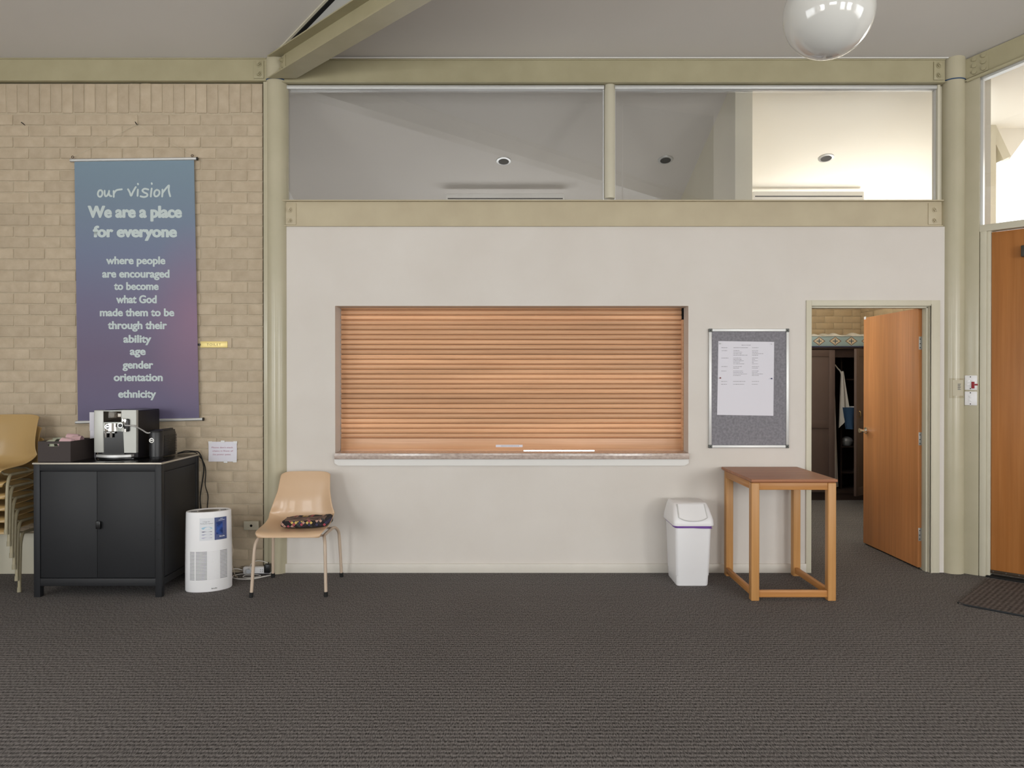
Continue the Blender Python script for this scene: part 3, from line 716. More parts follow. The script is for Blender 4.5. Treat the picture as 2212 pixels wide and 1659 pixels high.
# chair half hidden behind the open door
e = empty('side_chair', (4.02,2.6,0), 'dark metal-framed chair with grey seat half hidden behind the open door', 'chair')
cx0 = X(1870, 2.49); Mc = Matrix.Translation((cx0,2.49,0)) @ Matrix.Rotation(R(-34), 4, 'Z')
M_vin = mat('grey_vinyl',(150,148,146),rough=.5)
for (x,y) in ((.012,.012),(.40,.012)):
    m = MB(); m.tube([(x,y,0),(x,y,.44)], .011, 10, M=Mc); m.build('leg', M_black, e)
for (x,y) in ((.012,.42),(.40,.42)):
    m = MB(); m.tube([(x,y,0),(x,y,.42),(x,y+.03,.74)], .011, 10, M=Mc); m.build('leg', M_black, e)
m = MB(); m.tube([(.012,.012,.44),(.012,.012,.645),(.04,.04,.655),(.012,.43,.655)], .010, 10, M=Mc); m.build('arm_rail', M_black, e)
m = MB(); m.box(0, .42, 0, .44, .435, .475, .012, 3, M=Mc); m.build('seat', M_vin, e)
m = MB(); m.box(.02, .40, .43, .46, .56, .74, .01, 3, M=Mc); m.build('backrest', M_vin, e)
# shelf of books glimpsed in the hinge gap
e = empty('bookshelf', (3.45,.75,0), 'low open bookshelf glimpsed through the door hinge gap', 'bookshelf')
m = MB(); m.box(3.24,3.26,.35,.62,0,1.1); m.box(3.24,3.52,.60,.62,0,1.1)
for z in (.05,.3,.55,.8,1.08): m.box(3.24,3.52,.35,.62,z,z+.018)
m.build('case', M_pineh, e)

# lobby seen through the transom
LY = 1.3
m = MB()
m.prism([(4.36,0),(X(2151,LY),0),(X(2151,LY),Z(487,LY)-.35),(7.0,Z(487,LY)-.35),(7.0,0)], LY, LY+.1, 'y')
m.prism([(4.36,0),(X(2151,LY),0),(X(2151,LY),Z(287,LY)),(X(2179,LY),Z(345,LY)),(X(2212,LY),Z(300,LY)),(X(2290,LY),Z(194,LY)),(X(2290,LY),4.2),(4.36,4.2)], LY+.0, LY+.1, 'y')
m.prism([(X(2290,LY),0),(7.0,0),(7.0,4.2),(X(2290,LY),4.2)], LY, LY+.1, 'y')
struct(m.build('wall_lobby', M_cream, smooth=False))
m = MB(); m.prism([(3.62,-.12),(7,-3.45),(7,LY+.1),(4.2,LY+.1),(3.66,.1)], 3.78, 3.84, 'z'); struct(m.build('ceiling_lobby', M_cream, smooth=False))
m = MB(); m.box(6.95,7.0,-3.4,LY+.1,0,3.9); struct(m.build('wall_lobby_side', M_cream))
def bar(mb, a, b, w, y0, y1):
    a = Vector(a); b = Vector(b); d = (b-a).normalized(); n = Vector((-d.y, d.x))*w/2
    mb.prism([tuple(a+n), tuple(b+n), tuple(b-n), tuple(a-n)], y0, y1, 'y')
m = MB(); P = lambda u,v: (X(u,LY-.1), Z(v,LY-.1))
bar(m, P(2112,212), P(2174,342), .075, LY-.1, LY-.0)
o_ = tag(m.build('raking_frame', M_trim, smooth=False), 'beige raking frame member seen through the glass above the right-hand door', 'frame')
m = MB(); m.box(X(2138,LY-.12), X(2150,LY-.12), LY-.12, LY-.02, 0, Z(284,LY-.12)); m.build('mullion', M_trim, o_)
m = MB(); m.box(X(2122,LY-.12), X(2136,LY-.12), LY-.10, LY-.02, 0, Z(286,LY-.12)); m.build('grey_jamb', M_infill, o_)

# ------------------------------------------------------------------ pendant globe
GYp = -CAMD+2.9
gc = Vector((X(1788,GYp), GYp, Z(31,GYp)))
e = empty('globe_pendant_lamp', (gc.x,gc.y,gc.z-.17), 'large white opal glass globe pendant lamp hanging near the ceiling', 'lamp')
m = MB(); bmesh.ops.create_uvsphere(m.bm, u_segments=64, v_segments=40, radius=.170, matrix=Matrix.Translation(gc))
def opal():
    m = mat('opal_glass', (206,205,200), rough=.06, spec=.7)
    b = m.node_tree.nodes['Principled BSDF']; b.inputs['Subsurface Weight'].default_value = .0; b.inputs['Coat Weight'].default_value = .5; b.inputs['Coat Roughness'].default_value = .02
    return m
m.build('globe_shade', opal(), e)
m = MB(); m.tube([gc+Vector((0,0,.165)), gc+Vector((0,0,.21))], .05, 24); m.build('collar', M_white, e)
m = MB(); m.tube([gc+Vector((0,0,.2)), Vector((gc.x,gc.y,CEIL(gc.y)+.005))], .008, 12); m.build('rod', M_white, e)

# ------------------------------------------------------------------ banner
e = empty('vision_banner', (X(296),-.03,Z(912)), 'tall blue and purple hanging banner printed with a vision statement', 'banner')
BY = -.022
def banner_mat():
    m = bpy.data.materials.new('printed_banner_cloth'); m.use_nodes = True; nt = m.node_tree; b = nt.nodes['Principled BSDF']; N = nt.nodes.new; L = nt.links.new
    b.inputs['Roughness'].default_value = .6
    tc = N('ShaderNodeTexCoord'); sp = N('ShaderNodeSeparateXYZ'); L(tc.outputs['Object'], sp.inputs[0])
    mr = N('ShaderNodeMapRange'); mr.inputs['From Min'].default_value = 0; mr.inputs['From Max'].default_value = Z(349)-Z(912); L(sp.outputs['Z'], mr.inputs[0])
    r = N('ShaderNodeValToRGB'); E = r.color_ramp.elements
    E[0].position = 0; E[0].color = (*lin((98,92,122)),1); E[1].position = 1; E[1].color = (*lin((120,142,158)),1)
    for p, c in ((.25,(106,94,120)),(.45,(110,106,134)),(.65,(112,122,148)),(.85,(116,134,152))):
        q = E.new(p); q.color = (*lin(c),1)
    L(mr.outputs[0], r.inputs[0])
    # pinkish bloom printed near the right edge
    vm = N('ShaderNodeVectorMath'); vm.operation = 'DISTANCE'; mp = N('ShaderNodeMapping'); mp.inputs['Scale'].default_value = (1.5,0,.75); L(tc.outputs['Object'], mp.inputs[0]); L(mp.outputs[0], vm.inputs[0])
    vm.inputs[1].default_value = ((X(420)-X(296))*1.5, 0, (Z(690)-Z(912))*.75)
    m2 = N('ShaderNodeMapRange'); m2.inputs['From Min'].default_value = 0; m2.inputs['From Max'].default_value = .55; m2.inputs['To Min'].default_value = .75; m2.inputs['To Max'].default_value = 0; L(vm.outputs['Value'], m2.inputs[0])
    mx = N('ShaderNodeMix'); mx.data_type = 'RGBA'; mx.inputs['B'].default_value = (*lin((146,112,136)),1); L(m2.outputs[0], mx.inputs['Factor']); L(r.outputs[0], mx.inputs['A'])
    L(mx.outputs['Result'], b.inputs['Base Color']); return m
m = MB(); cor = [(162,349),(420,347),(430,903.5),(168,910)]
def bf(i, j, s=0):
    uT = 162+258*i; uB = 168+262*i; u = uT+(uB-uT)*j; v = (349-2*i)+((910-6.5*i)-(349-2*i))*j
    return (X(u,BY), BY+s+.0015*math.sin(i*9+1)*math.sin(j*3.1), Z(v,BY))
m.grid(lambda i,j: bf(i,j), 30, 30); m.grid(lambda i,j: bf(i,j,.0015), 30, 30); cl = m.build('printed_cloth', banner_mat(), e)
for (a, b_, nm) in (((156,347.2),(426,343.5),'top_rod'),((166,912.3),(438,905.5),'bottom_rod')):
    m = MB(); m.tube([(X(a[0],BY),BY,Z(a[1],BY)),(X(b_[0],BY),BY,Z(b_[1],BY))], .0115, 16); rod = m.build(nm, M_alu, e)
    for q, sgn in ((a,-1),(b_,1)):
        m = MB(); m.tube([(X(q[0],BY),BY,Z(q[1],BY)),(X(q[0],BY)+sgn*.008,BY,Z(q[1],BY))], .0128, 16); m.build('end_cap', M_black if sgn > 0 else M_alu_p, rod)
for u, v in ((162,343),(419,340)):
    m = MB(); p = Vector((X(u),BY,Z(v))); m.tube([p+Vector((.008*math.cos(a*.55),0,.004+.008*math.sin(a*.55))) for a in range(13)], .0025, 8)
    m.build('eyelet', mat('bronze_eyelet',(90,72,58),rough=.4,metal=.7), e)
m = MB(); m.tube([(X(162),BY,Z(342)),(X(299),-.012,Z(270.5)),(X(419),BY,Z(338))], .0011, 6); m.build('hanging_cord', mat('pale_cord',(200,192,170),rough=.7), e)
m = MB(); m.tube([(X(299),.01,Z(270)),(X(298.5),-.014,Z(270.5)),(X(296),-.02,Z(266))], .0032, 8); tag(m.build('wall_hook', M_dark), 'small dark hook in the bricks that carries the banner cord', 'hook')
m = MB(); m.tube([(X(55),.01,Z(271)),(X(53),-.014,Z(268.5)),(X(50.5),-.016,Z(266.5))], .003, 8); tag(m.build('wall_hook', M_dark), 'small bent dark nail in the bricks left of the banner', 'hook')
M_print = mat('pale_banner_print', (196,208,208), rough=.6)
k = 2.592
LINES = [('We are a place',133,655,388,65,.022,'H'),('for everyone',162,627,497,62,.022,'H'),('where people',234,563,649,43,.02,'H'),
 ('are encouraged',212,586,724,44,.02,'H'),('to become',278,525,793,43,.02,'H'),('what God',290,514,867,44,.02,'H'),('made them to be',198,612,940,43,.02,'H'),
 ('through their',243,571,1012,44,.02,'H'),('ability',330,484,1088,43,.02,'H'),('age',366,452,1157,43,.02,'H'),('gender',325,494,1233,43,.02,'H'),
 ('orientation',275,547,1303,43,.02,'H'),('ethnicity',300,510,1396,43,.02,'H')]
TY = BY-.0012
def press(o):            # lay printing onto the gently waving cloth
    M_ = Matrix.Translation(e.matrix_basis.translation)
    for v in o.data.vertices:
        p = M_ @ v.co; i = (p.x-X(164))/(X(424)-X(164)); j = (Z(348)-p.z)/(Z(348)-Z(907))
        v.co.y += .0015*math.sin(i*9+1)*math.sin(j*3.1)
for (s, a, b_, base, h, bd, rc) in LINES:
    lt = text_mesh('lettering', s, M_print, cl, X(140+a/k,TY), X(140+b_/k,TY), Z(320+base/k,TY), h/k/287.2, TY, bold=bd, refch=rc, heavy=.05 if h > 50 else .032); press(lt)
# handwritten 'our vision' as brush strokes (photo coordinates of the zoomed banner)
STR = [[(206,236),(194,240),(188,256),(192,270),(203,273),(212,262),(213,246),(206,236)],
 [(226,240),(226,258),(231,270),(241,266),(250,248),(251,240),(250,256),(256,268),(264,270)],
 [(276,242),(277,258),(277,274)],[(277,258),(285,244),(296,236),(322,232)],
 [(357,232),(367,250),(374,268),(385,246),(396,226),(400,220)],
 [(412,234),(411,250),(410,268)],[(412,201),(413,204)],
 [(470,233),(450,229),(437,238),(446,249),(463,257),(463,269),(446,275),(427,271)],[(489,198),(490,202)],[(489,228),(486,250),(484,272)],
 [(518,234),(507,242),(503,258),(508,270),(520,270),(531,258),(531,242),(518,234)],
 [(549,234),(549,254),(547,272)],[(548,254),(560,238),(580,214),(586,212),(584,232),(587,252),(592,270)]]
# tidy the 'i s i' spacing: strokes are drawn with round brush ends
def flatstroke(pts, r):
    m = MB(); n = len(pts)
    rs = [r*.55]+[r]*(n-2)+[r*.6]
    m.tube(pts, rs, 10)
    bmesh.ops.create_uvsphere(m.bm, u_segments=10, v_segments=6, radius=r*.98, matrix=Matrix.Translation(pts[0])); bmesh.ops.create_uvsphere(m.bm, u_segments=10, v_segments=6, radius=r*.98, matrix=Matrix.Translation(pts[-1]))
    for v in m.bm.verts: v.co.y = TY-.0003+(v.co.y-TY)*.08
    return m
for st_ in (STR[:1], STR[1:2], STR[2:4], STR[4:5], STR[5:7], STR[7:8], STR[8:10], STR[10:11], STR[11:]):
    mm = MB()
    for st in st_:
        P3 = [Vector((X(140+p[0]/k,TY), TY, Z(320+p[1]/k,TY))) for p in st]
        fs = flatstroke(catmull(P3, 5) if len(P3) > 2 else P3, 5.4/k/287.2)
        mm.join(fs.bm)
    press(mm.build('handwritten_letter', M_print, cl))

# ------------------------------------------------------------------ small things on the brick wall
e = empty('toilet_sign', (X(462),-.004,Z(751)), 'small brass TOILET sign fixed edge-on beside the banner', 'sign')
m = MB(); m.box(X(433.5), X(492), -.006, -.0015, Z(751), Z(737.5), .001); m.build('plate', mat('pale_brass',(226,205,134),rough=.35,metal=.25), e)
text_mesh('lettering', 'TOILET', mat('dark_print',(84,76,50),rough=.6), e, X(447.5), X(478), Z(746.8), 5.2/287.2, -.0064, spacing=1.25)
m = MB(); m.box(X(427), X(434), -.012, -.0015, Z(746.5), Z(742.5), .001); m.build('clip', M_black, e)
e = empty('paper_notice', (X(481),-.003,Z(997)), 'white paper notice with three pink lines taped to the bricks', 'notice')
m = MB(); m.grid(lambda i,j: (X(451)+(X(512)-X(451))*i, -.005-.004*abs(i-.5)*abs(j-.5)*4, Z(997)+(Z(954)-Z(997))*j), 8, 8); m.build('paper', M_paper, e)
for t, a, b_, v in (("Please don't stack",458,504,968),('chairs in front of',460,504,975.5),('the power point.',460,500,983)):
    text_mesh('lettering', t, mat('pink_ink',(196,150,166),rough=.8), e, X(a), X(b_), Z(v), 3.6/287.2, -.0095)
for u, v in ((455,955),(482,953.5),(509,955),(488,997),(508,996)):
    m = MB(); m.box(X(u)-.014, X(u)+.014, -.0105, -.0095, Z(v)-.009, Z(v)+.007, .0); m.build('tape', mat('shiny_clear_tape',(225,225,225),rough=.15), e)
e = empty('power_point', (X(544),-.02,Z(1146)), 'cream surface-mounted power point box low on the bricks', 'power point')
m = MB(); m.box(X(526.5,-.03), X(559,-.03), -.04, -.001, Z(1145,-.03), Z(1126,-.03), .004); m.build('box', M_trim, e)
m = MB(); m.tube([(X(542,-.04),-.04,Z(1136,-.04)),(X(542,-.04),-.0412,Z(1136,-.04))], .0095, 20); m.build('hole', M_dark, e)

# ------------------------------------------------------------------ cabinet
CX0, CX1, CY0, CY1 = X(71.5,-.636), X(348,-.636), -.636, -.045
CT = .899
e = empty('metal_cabinet', ((CX0+CX1)/2, (CY0+CY1)/2, 0), 'black metal two-door cabinet carrying the coffee machine', 'cabinet')
pw = .042
m = MB()
for x in (CX0, CX1-pw):
    for y in (CY0, CY1-pw): m.box(x, x+pw, y, y+pw, 0.0, CT-.012, .002)
m.box(CX0+pw, CX1-pw, CY0+.002, CY0+.02, CT-.055, CT-.012, .001); m.box(CX0+pw, CX1-pw, CY0+.002, CY0+.02, .075, .125, .001)
for x in (CX0+.003, CX1-.013): m.box(x, x+.01, CY0+pw, CY1-pw, .075, .12); m.box(x, x+.01, CY0+pw, CY1-pw, CT-.06, CT-.012)
m.build('frame', M_cab, e)
m = MB(); m.box(CX0+.012, CX1-.012, CY0+.024, CY1-.01, .09, CT-.02); m.build('body', M_cab, e)
mid = X(208,-.636)
def cdoor(x0, x1):
    m = MB(); m.box(x0, x1, CY0+.006, CY0+.023, .13, CT-.060, .0015); return m.build('door', M_cab, e)
dl = cdoor(CX0+pw+.002, mid-.001); dr = cdoor(mid+.001, CX1-pw-.003)
m = MB(); m.box(mid-.004, mid+.026, CY0-.008, CY0+.007, Z(1143,-.636), Z(1126,-.636), .003); m.box(mid+.018, mid+.03, CY0-.014, CY0-.006, Z(1141,-.636), Z(1127,-.636), .002); m.build('handle', M_black, dr)
m = MB(); m.box(CX1-.009, CX1-.003, CY0+pw+.012, CY1-pw-.01, .13, CT-.068, .001); m.build('side_panel', M_cab, e)
for v in (1008,1134,1166):
    m = MB(); m.tube([(CX1-.021,CY0,Z(v,CY0)),(CX1-.021,CY0-.002,Z(v,CY0))], .005, 10); m.build('screw', M_black, e)
m = MB(); m.box(CX0-.006, CX1+.003, CY0-.004, CY1, CT-.012, CT-.001, .001); m.build('top_edge', mat('pale_metal_edge',(190,182,168),rough=.35,metal=.3), e)
m = MB(); m.box(CX0, CX1-.004, CY0+.003, CY1-.006, CT-.002, CT, .0005); m.build('top_sheet', M_cabtop, e)

# storage box with mugs
bx0, bx1, by0, by1 = -3.192, -2.972, -.585, -.265; bh = .137
e = empty('storage_box', ((bx0+bx1)/2,(by0+by1)/2,CT), 'dark brown open storage box full of mugs on the cabinet', 'box')
Mbx = mat('dark_brown_board', (62,54,52), rough=.7)
m = MB(); t = .006
m.box(bx0,bx1,by0,by1,CT,CT+t); m.box(bx0,bx0+t,by0+t,by1-t,CT+t,CT+bh); m.box(bx1-t,bx1,by0+t,by1-t,CT+t,CT+bh); m.box(bx0,bx1,by1-t,by1,CT+t,CT+bh)
hxa, hxb, hza, hzb = X(104,by0), X(127,by0), Z(964.5,by0), Z(958.5,by0)
m.box(bx0,bx1,by0,by0+t,CT+t,hza); m.box(bx0,bx1,by0,by0+t,hzb,CT+bh); m.box(bx0,hxa,by0,by0+t,hza,hzb); m.box(hxb,bx1,by0,by0+t,hza,hzb)
m.build('body', Mbx, e)
m = MB(); m.tube([(hxa,by0-.001,hzb),(hxb,by0-.001,hzb)], .0015, 8); m.tube([(hxa,by0-.001,hza),(hxb,by0-.001,hza)], .0015, 8); m.build('handle_slot_rim', mat('grey_rim',(120,116,108),rough=.5), e)
def mug(loc, rot, material, label):
    e = empty('mug', (0,0,0), label, 'mug', 'mugs in the storage box')
    m = MB(); m.lathe([(.030,0),(.036,.004),(.040,.02),(.042,.07),(.0425,.078),(.039,.078),(.038,.07),(.034,.008),(.01,.006)],0,0,28); m.build('cup_body', material, e)
    m = MB(); m.tube([(.038,0,.064),(.058,0,.066),(.066,0,.05),(.063,0,.03),(.052,0,.018),(.038,0,.016)], .0055, 10, smooth_path=4); m.build('handle', material, e)
    e.location = loc; e.rotation_euler = rot; return e
Mpk = mat('pink_glaze',(214,178,182),rough=.3); Mgn = mat('sage_glaze',(168,172,150),rough=.3)
zc = CT+.122
mug((-3.16,-.53,zc-.02), (R(84),0,R(84)), Mgn, 'sage green mug lying at the front left of the storage box')
mug((-2.995,-.515,zc-.012), (R(86),0,R(-96)), Mpk, 'pink mug lying at the front right of the storage box')
mug((-3.08,-.41,zc-.006), (R(88),0,R(100)), Mpk, 'pink mug lying in the middle of the storage box')
mug((-3.15,-.33,zc-.01), (R(86),0,R(75)), Mgn, 'sage green mug at the rear left of the storage box')
mug((-3.06,-.33,zc+.006), (R(88),0,R(-80)), Mpk, 'pink mug at the rear right, highest in the storage box')
mug((-3.13,-.445,zc-.05), (R(0),R(0),R(30)), Mgn, 'sage green mug standing upright under the others in the box')

# coffee machine
fy = -.45
mx0, mx1 = X(203,fy), X(295,fy)
mz0, mz1 = CT, Z(886,fy)
e = empty('coffee_machine', ((mx0+mx1)/2,-.29,CT), 'silver and black automatic coffee machine on the cabinet', 'coffee machine')
Msil = mat('satin_silver',(182,182,176),rough=.4,metal=.25)
q = lambda u: X(u,fy)
m = MB(); m.box(q(224), mx1, fy+.02, -.115, mz0+.012, mz1-.004, .006); m.box(q(224)-.06, q(224)+.02, fy+.03, -.115, mz0+.012, mz1-.004, .006)
m.build('housing', mat('matte_black_housing',(26,23,26),rough=.5), e)
m = MB(); m.box(mx0-.0, q(224), fy-.004, fy+.03, Z(978,fy), mz1, .006, 3); m.build('left_panel', Msil, e)
# right panel bulges slightly: wider below
m = MB(); m.prism([(q(263),mz1),(mx1,mz1),(mx1-.001,Z(978,fy)),(q(269),Z(978,fy)),(q(267),Z(932,fy)),(q(263),Z(932,fy))], fy-.006, fy+.022, 'y'); m.build('right_panel', Msil, e)
m = MB(); m.box(q(222), q(264), fy-.0, fy+.022, Z(932,fy), mz1-.002, .001); m.build('front_bezel', mat('pale_silver',(188,192,186),rough=.35,metal=.3), e)
m = MB(); m.box(q(224), q(262), fy-.003, fy, Z(912,fy), Z(888.5,fy), .001); m.build('display', mat('display_glass',(60,56,50),rough=.04,metal=.75), e)
m = MB(); N_ = 12
m.grid(lambda i,j: (q(225.5)+(q(254)-q(225.5))*i, fy-.003-.022*math.sin(math.pi*i)**.6, Z(931.5,fy)+(Z(914.5,fy)-Z(931.5,fy))*j), 25, 2)
m.box(q(225.5), q(254), fy-.004, fy+.002, Z(931.5,fy), Z(914.5,fy)); sp = m.build('spout_block', M_chrome, e)
def badge(cx, cy, cz, r, parent):
    m = MB(); m.tube([(cx,cy,cz),(cx,cy-.003,cz)], r, 28); b = m.build('badge', M_chrome, parent)
    m = MB(); m.tube([(cx,cy-.003,cz),(cx,cy-.0036,cz)], r*.78, 28); m.build('badge_face', M_black, b)
    text_mesh('lettering', 'jura', M_chrome, b, cx-r*.6, cx+r*.6, cz-r*.2, r*.75, cy-.0042, bold=.02, shear=.3)
badge(q(236.2), fy-.022, Z(921.5,fy), .018, e)
m = MB(); m.box(q(220.5), q(268), fy+.002, fy+.021, mz0+.03, Z(932,fy)); m.build('cup_recess', mat('gloss_black',(12,12,14),rough=.18), e)
for u in (230.8, 242.5):
    m = MB(); m.tube([(q(u),fy-.012,Z(934,fy)),(q(u),fy-.012,Z(945,fy))], [.0095,.0075], 16); m.build('coffee_spout', M_chrome, e)
m = MB(); m.tube([(q(228),fy-.012,Z(934.5,fy)),(q(250),fy-.012,Z(934.5,fy))], .006, 12); m.build('spout_bar', M_chrome, e)
# milk frother
m = MB(); m.box(q(270), q(281.5), fy-.022, fy-.004, Z(932,fy), Z(904.5,fy), .008, 3); fr = m.build('milk_frother', M_black, e)
m = MB(); m.box(q(267), q(271), fy-.028, fy-.006, Z(915,fy), Z(903,fy), .003); m.box(q(271), q(276.5), fy-.026, fy-.018, Z(917,fy), Z(904,fy), .003); m.build('chrome_cap', M_chrome, fr)
m = MB(); m.tube([(q(265.5),fy-.02,Z(918.5,fy)),(q(265.5),fy-.036,Z(918.5,fy))], .0165, 26); kn = m.build('knob', M_chrome, fr)
m = MB(); m.tube([(q(265.5),fy-.035,Z(918.5,fy)),(q(265.5),fy-.039,Z(918.5,fy))], .0135, 26); m.build('knob_face', M_black, kn)
m = MB(); m.tube([(q(273.5),fy-.018,Z(926,fy)),(q(273.5),fy-.018,Z(932.5,fy))], .009, 14); m.build('milk_spout', M_chrome, fr)
# drip tray
m = MB(); pts = []
for i in range(17):
    a = i/16; pts.append((q(209)+(q(285)-q(209))*a, fy-.012-.045*math.sin(math.pi*a)**.7))
pts += [(q(287), fy+.05), (q(207), fy+.05)]
m.prism(pts, mz0+.020, mz0+.036, 'z'); m.build('drip_tray', M_alu, e)
m = MB(); m.prism([(p[0]*.98+(mx0+mx1)/2*.02, p[1]+.006) for p in pts], mz0+.008, mz0+.022, 'z'); m.box(mx0+.03,mx1-.02,fy+.0,-.13,mz0,mz0+.014,.003); m.build('base', M_black, e)
m = MB(); m.prism([(q(224),mz1-.004),(q(262),mz1+.004),(mx1,mz1-.002),(mx1,mz1-.01),(q(224),mz1-.01)], fy+.03, -.13, 'y'); m.build('lid', M_cabtop, e)
# milk cooler
e = empty('milk_cooler', (-2.47,-.33,CT), 'black milk cooler with round badge beside the coffee machine', 'milk cooler')
ky = -.40; kc = X(330.5,ky); kr = (X(346,ky)-X(317,ky))/2
m = MB(); m.lathe([(kr*.9,CT+.0),(kr*.94,CT+.012),(kr,CT+.014),(kr,Z(936,ky)),(kr*.96,Z(934,ky))], kc, ky+kr, 36)
m.box(kc-kr*.2, X(368,-.2), ky+kr, -.12, CT+.006, Z(930,-.3), .006); m.build('body', mat('satin_black',(38,38,40),rough=.35), e)
m = MB(); m.lathe([(kr*.98,Z(934,ky)),(kr*1.0,Z(931,ky)),(kr*.7,Z(929,ky)),(kr*.2,Z(928,ky))], kc, ky+kr, 32); m.box(kc, X(366,-.2), ky+kr-.03, -.14, Z(932,-.3), Z(927,-.3), .004); m.build('lid', M_black, e)
m = MB(); x0r, x1r = X(366,-.2), X(380,-.12)
m.box(x0r-.005, x1r-.012, -.30, -.10, CT+.006, Z(933,-.15), .004)
for i in range(11): z = CT+.03+i*.0118; m.box(x0r+.004, x1r, -.30+i*.0, -.105, z, z+.006, .001)
m.build('vent_fins', M_black, e)
badge(kc-kr*.22, ky+.001, Z(951.5,ky), .0165, e)
m = MB(); m.tube([(q(274),fy-.03,Z(918.5,fy)),(q(284),fy-.03,Z(918.8,fy)),(q(294.5),fy-.02,Z(920.5,fy)),(X(307,-.42),-.42,Z(929,-.42)),(X(317,-.40),-.40,Z(935,-.40)),(X(325,-.39),-.385,Z(934.5,-.39)),(X(331,-.38),-.36,Z(931.5,-.37))], .0048, 10, smooth_path=6)
tag(m.build('milk_hose', mat('grey_silicone',(176,174,172),rough=.35)), 'grey milk hose from the coffee machine to the milk cooler', 'hose')
# upright white card behind the machine
m = MB(); m.box(X(193,-.30), X(206,-.30), -.30, -.297, Z(930.5,-.3)-.0, Z(890.5,-.3), .001); m.box(X(193,-.3), X(206,-.3), -.30, -.24, CT+.0, CT+.004); m.box(X(194,-.3), X(205,-.3), -.299, -.296, CT, Z(930,-.3))
tag(m.build('white_card_holder', M_paper), 'upright white card standing left of the coffee machine', 'card holder')

# black leads over the rear corner of the cabinet
def cable(name, pts, r, material, label, n=8):
    m = MB(); m.tube(pts, r, 8, smooth_path=n); return tag(m.build(name, material), label, 'cable')
yb = -.03
cable('power_cable', [(X(383,-.12),-.12,CT+.01),(X(400,-.1),-.10,CT+.025),(X(418,-.06),-.06,CT+.020),(X(430,-.025),-.025,CT+.006),(X(438,yb),yb,Z(998,yb)),(X(440,yb),yb,Z(1015,yb)),(X(436,yb),yb,Z(1045,yb)),(X(432,yb),yb,Z(1075,yb)),(X(434,yb),yb,Z(1105,yb)),(X(440,yb),yb,Z(1180,yb)),(X(470,yb),-.05,.02)], .0045, M_rubber, 'thick black power cable looping down behind the cabinet corner')
cable('power_cable', [(X(383,-.11),-.10,CT+.008),(X(402,-.07),-.07,CT+.012),(X(424,-.03),-.035,CT+.006),(X(440,-.015),-.015,Z(1000,-.015)),(X(444,-.015),-.015,Z(1020,-.015)),(X(443,-.015),-.015,Z(1048,-.015)),(X(449,-.015),-.015,Z(1072,-.015)),(X(447.5,-.015),-.015,Z(1105,-.015)),(X(455,-.015),-.02,Z(1180)),(X(480),-.03,.02)], .0032, M_rubber, 'thin black power cable hanging nearest the paper notice')

# ------------------------------------------------------------------ air purifier
ac = Vector((X(450.5,-.42), -.42, 0)); ah = .545; arot = R(24)
AA, AB = .152, .098
e = empty('air_purifier', ac, 'white oval air purifier with blue sticker standing on the floor', 'air purifier', rz=0)
def ell(a, r=1.0, z=0, dr=0.0):
    x, y = (AA*r+dr)*math.cos(a), (AB*r+dr)*math.sin(a)
    return Vector((ac.x+x*math.cos(arot)-y*math.sin(arot), ac.y+x*math.sin(arot)+y*math.cos(arot), z))
prof = [(.97,0),(1.0,.006),(1.0,ah*.35),(.985,ah*.7),(.965,ah-.01),(.955,ah-.002),(.93,ah),(.8,ah-.004),(.5,ah-.004),(.1,ah-.004)]
def rad(z):
    for (r0,z0),(r1,z1) in zip(prof[:5],prof[1:6]):
        if z0 <= z <= z1: return r0+(r1-r0)*(z-z0)/(z1-z0)
    return 1
m = MB(); rings = [[m._v(ell(2*math.pi*k/64, r, z)) for k in range(64)] for r,z in prof]
for i in range(len(rings)-1):
    for k_ in range(64): m.bm.faces.new((rings[i][k_],rings[i][(k_+1)%64],rings[i+1][(k_+1)%64],rings[i+1][k_]))
m.bm.faces.new(rings[0][::-1]); m.bm.faces.new(rings[-1]); m.build('body', M_whitep, e)
def shellpatch(mb, a0, a1, z0, z1, off, nu=10, nz=3):
    mb.grid(lambda i,j: ell(a0+(a1-a0)*i, rad(z0+(z1-z0)*j), z0+(z1-z0)*j, off), nu, nz)
# angle helper: which ellipse angle shows at photo column u on the near side
def ang(u):
    best = None
    for i in range(3600):
        a = math.pi+math.pi*1.4*i/3600-.4; p = ell(a)
        if abs(p.y-ac.y) > .2: continue
        uu = CY+p.x*FPX/(CAMD+p.y)
        nrm = Vector((math.cos(a)/AA, math.sin(a)/AB)); nx = nrm.x*math.cos(arot)-nrm.y*math.sin(arot); ny = nrm.x*math.sin(arot)+nrm.y*math.cos(arot)
        if (nx*(0-p.x)+ny*(-CAMD-p.y)) < 0: continue
        if best is None or abs(uu-u) < best[0]: best = (abs(uu-u), a)
    return best[1]
pz = lambda v, y=-.50: Z(v,y)
# panel grooves (vent slits)
for (u0,u1) in ((409.5,419.5),(422,446.5),(474.5,490)):
    m = MB(); a0, a1 = ang(u0), ang(u1)
    for i in range(21):
        z = .085+i*.0094*1.0; shellpatch(m, a0, a1, z, z+.0034, .0006, 8, 2)
    m.build('vent_slits', mat('slit_grey',(84,84,88),rough=.8), e)
m = MB()
for i in range(21):
    z = .085+i*.0094; shellpatch(m, ang(447.5), ang(473.5), z, z+.0012, .0005, 8, 2)
m.build('blind_ribs', mat('rib_grey',(196,197,200),rough=.5), e)
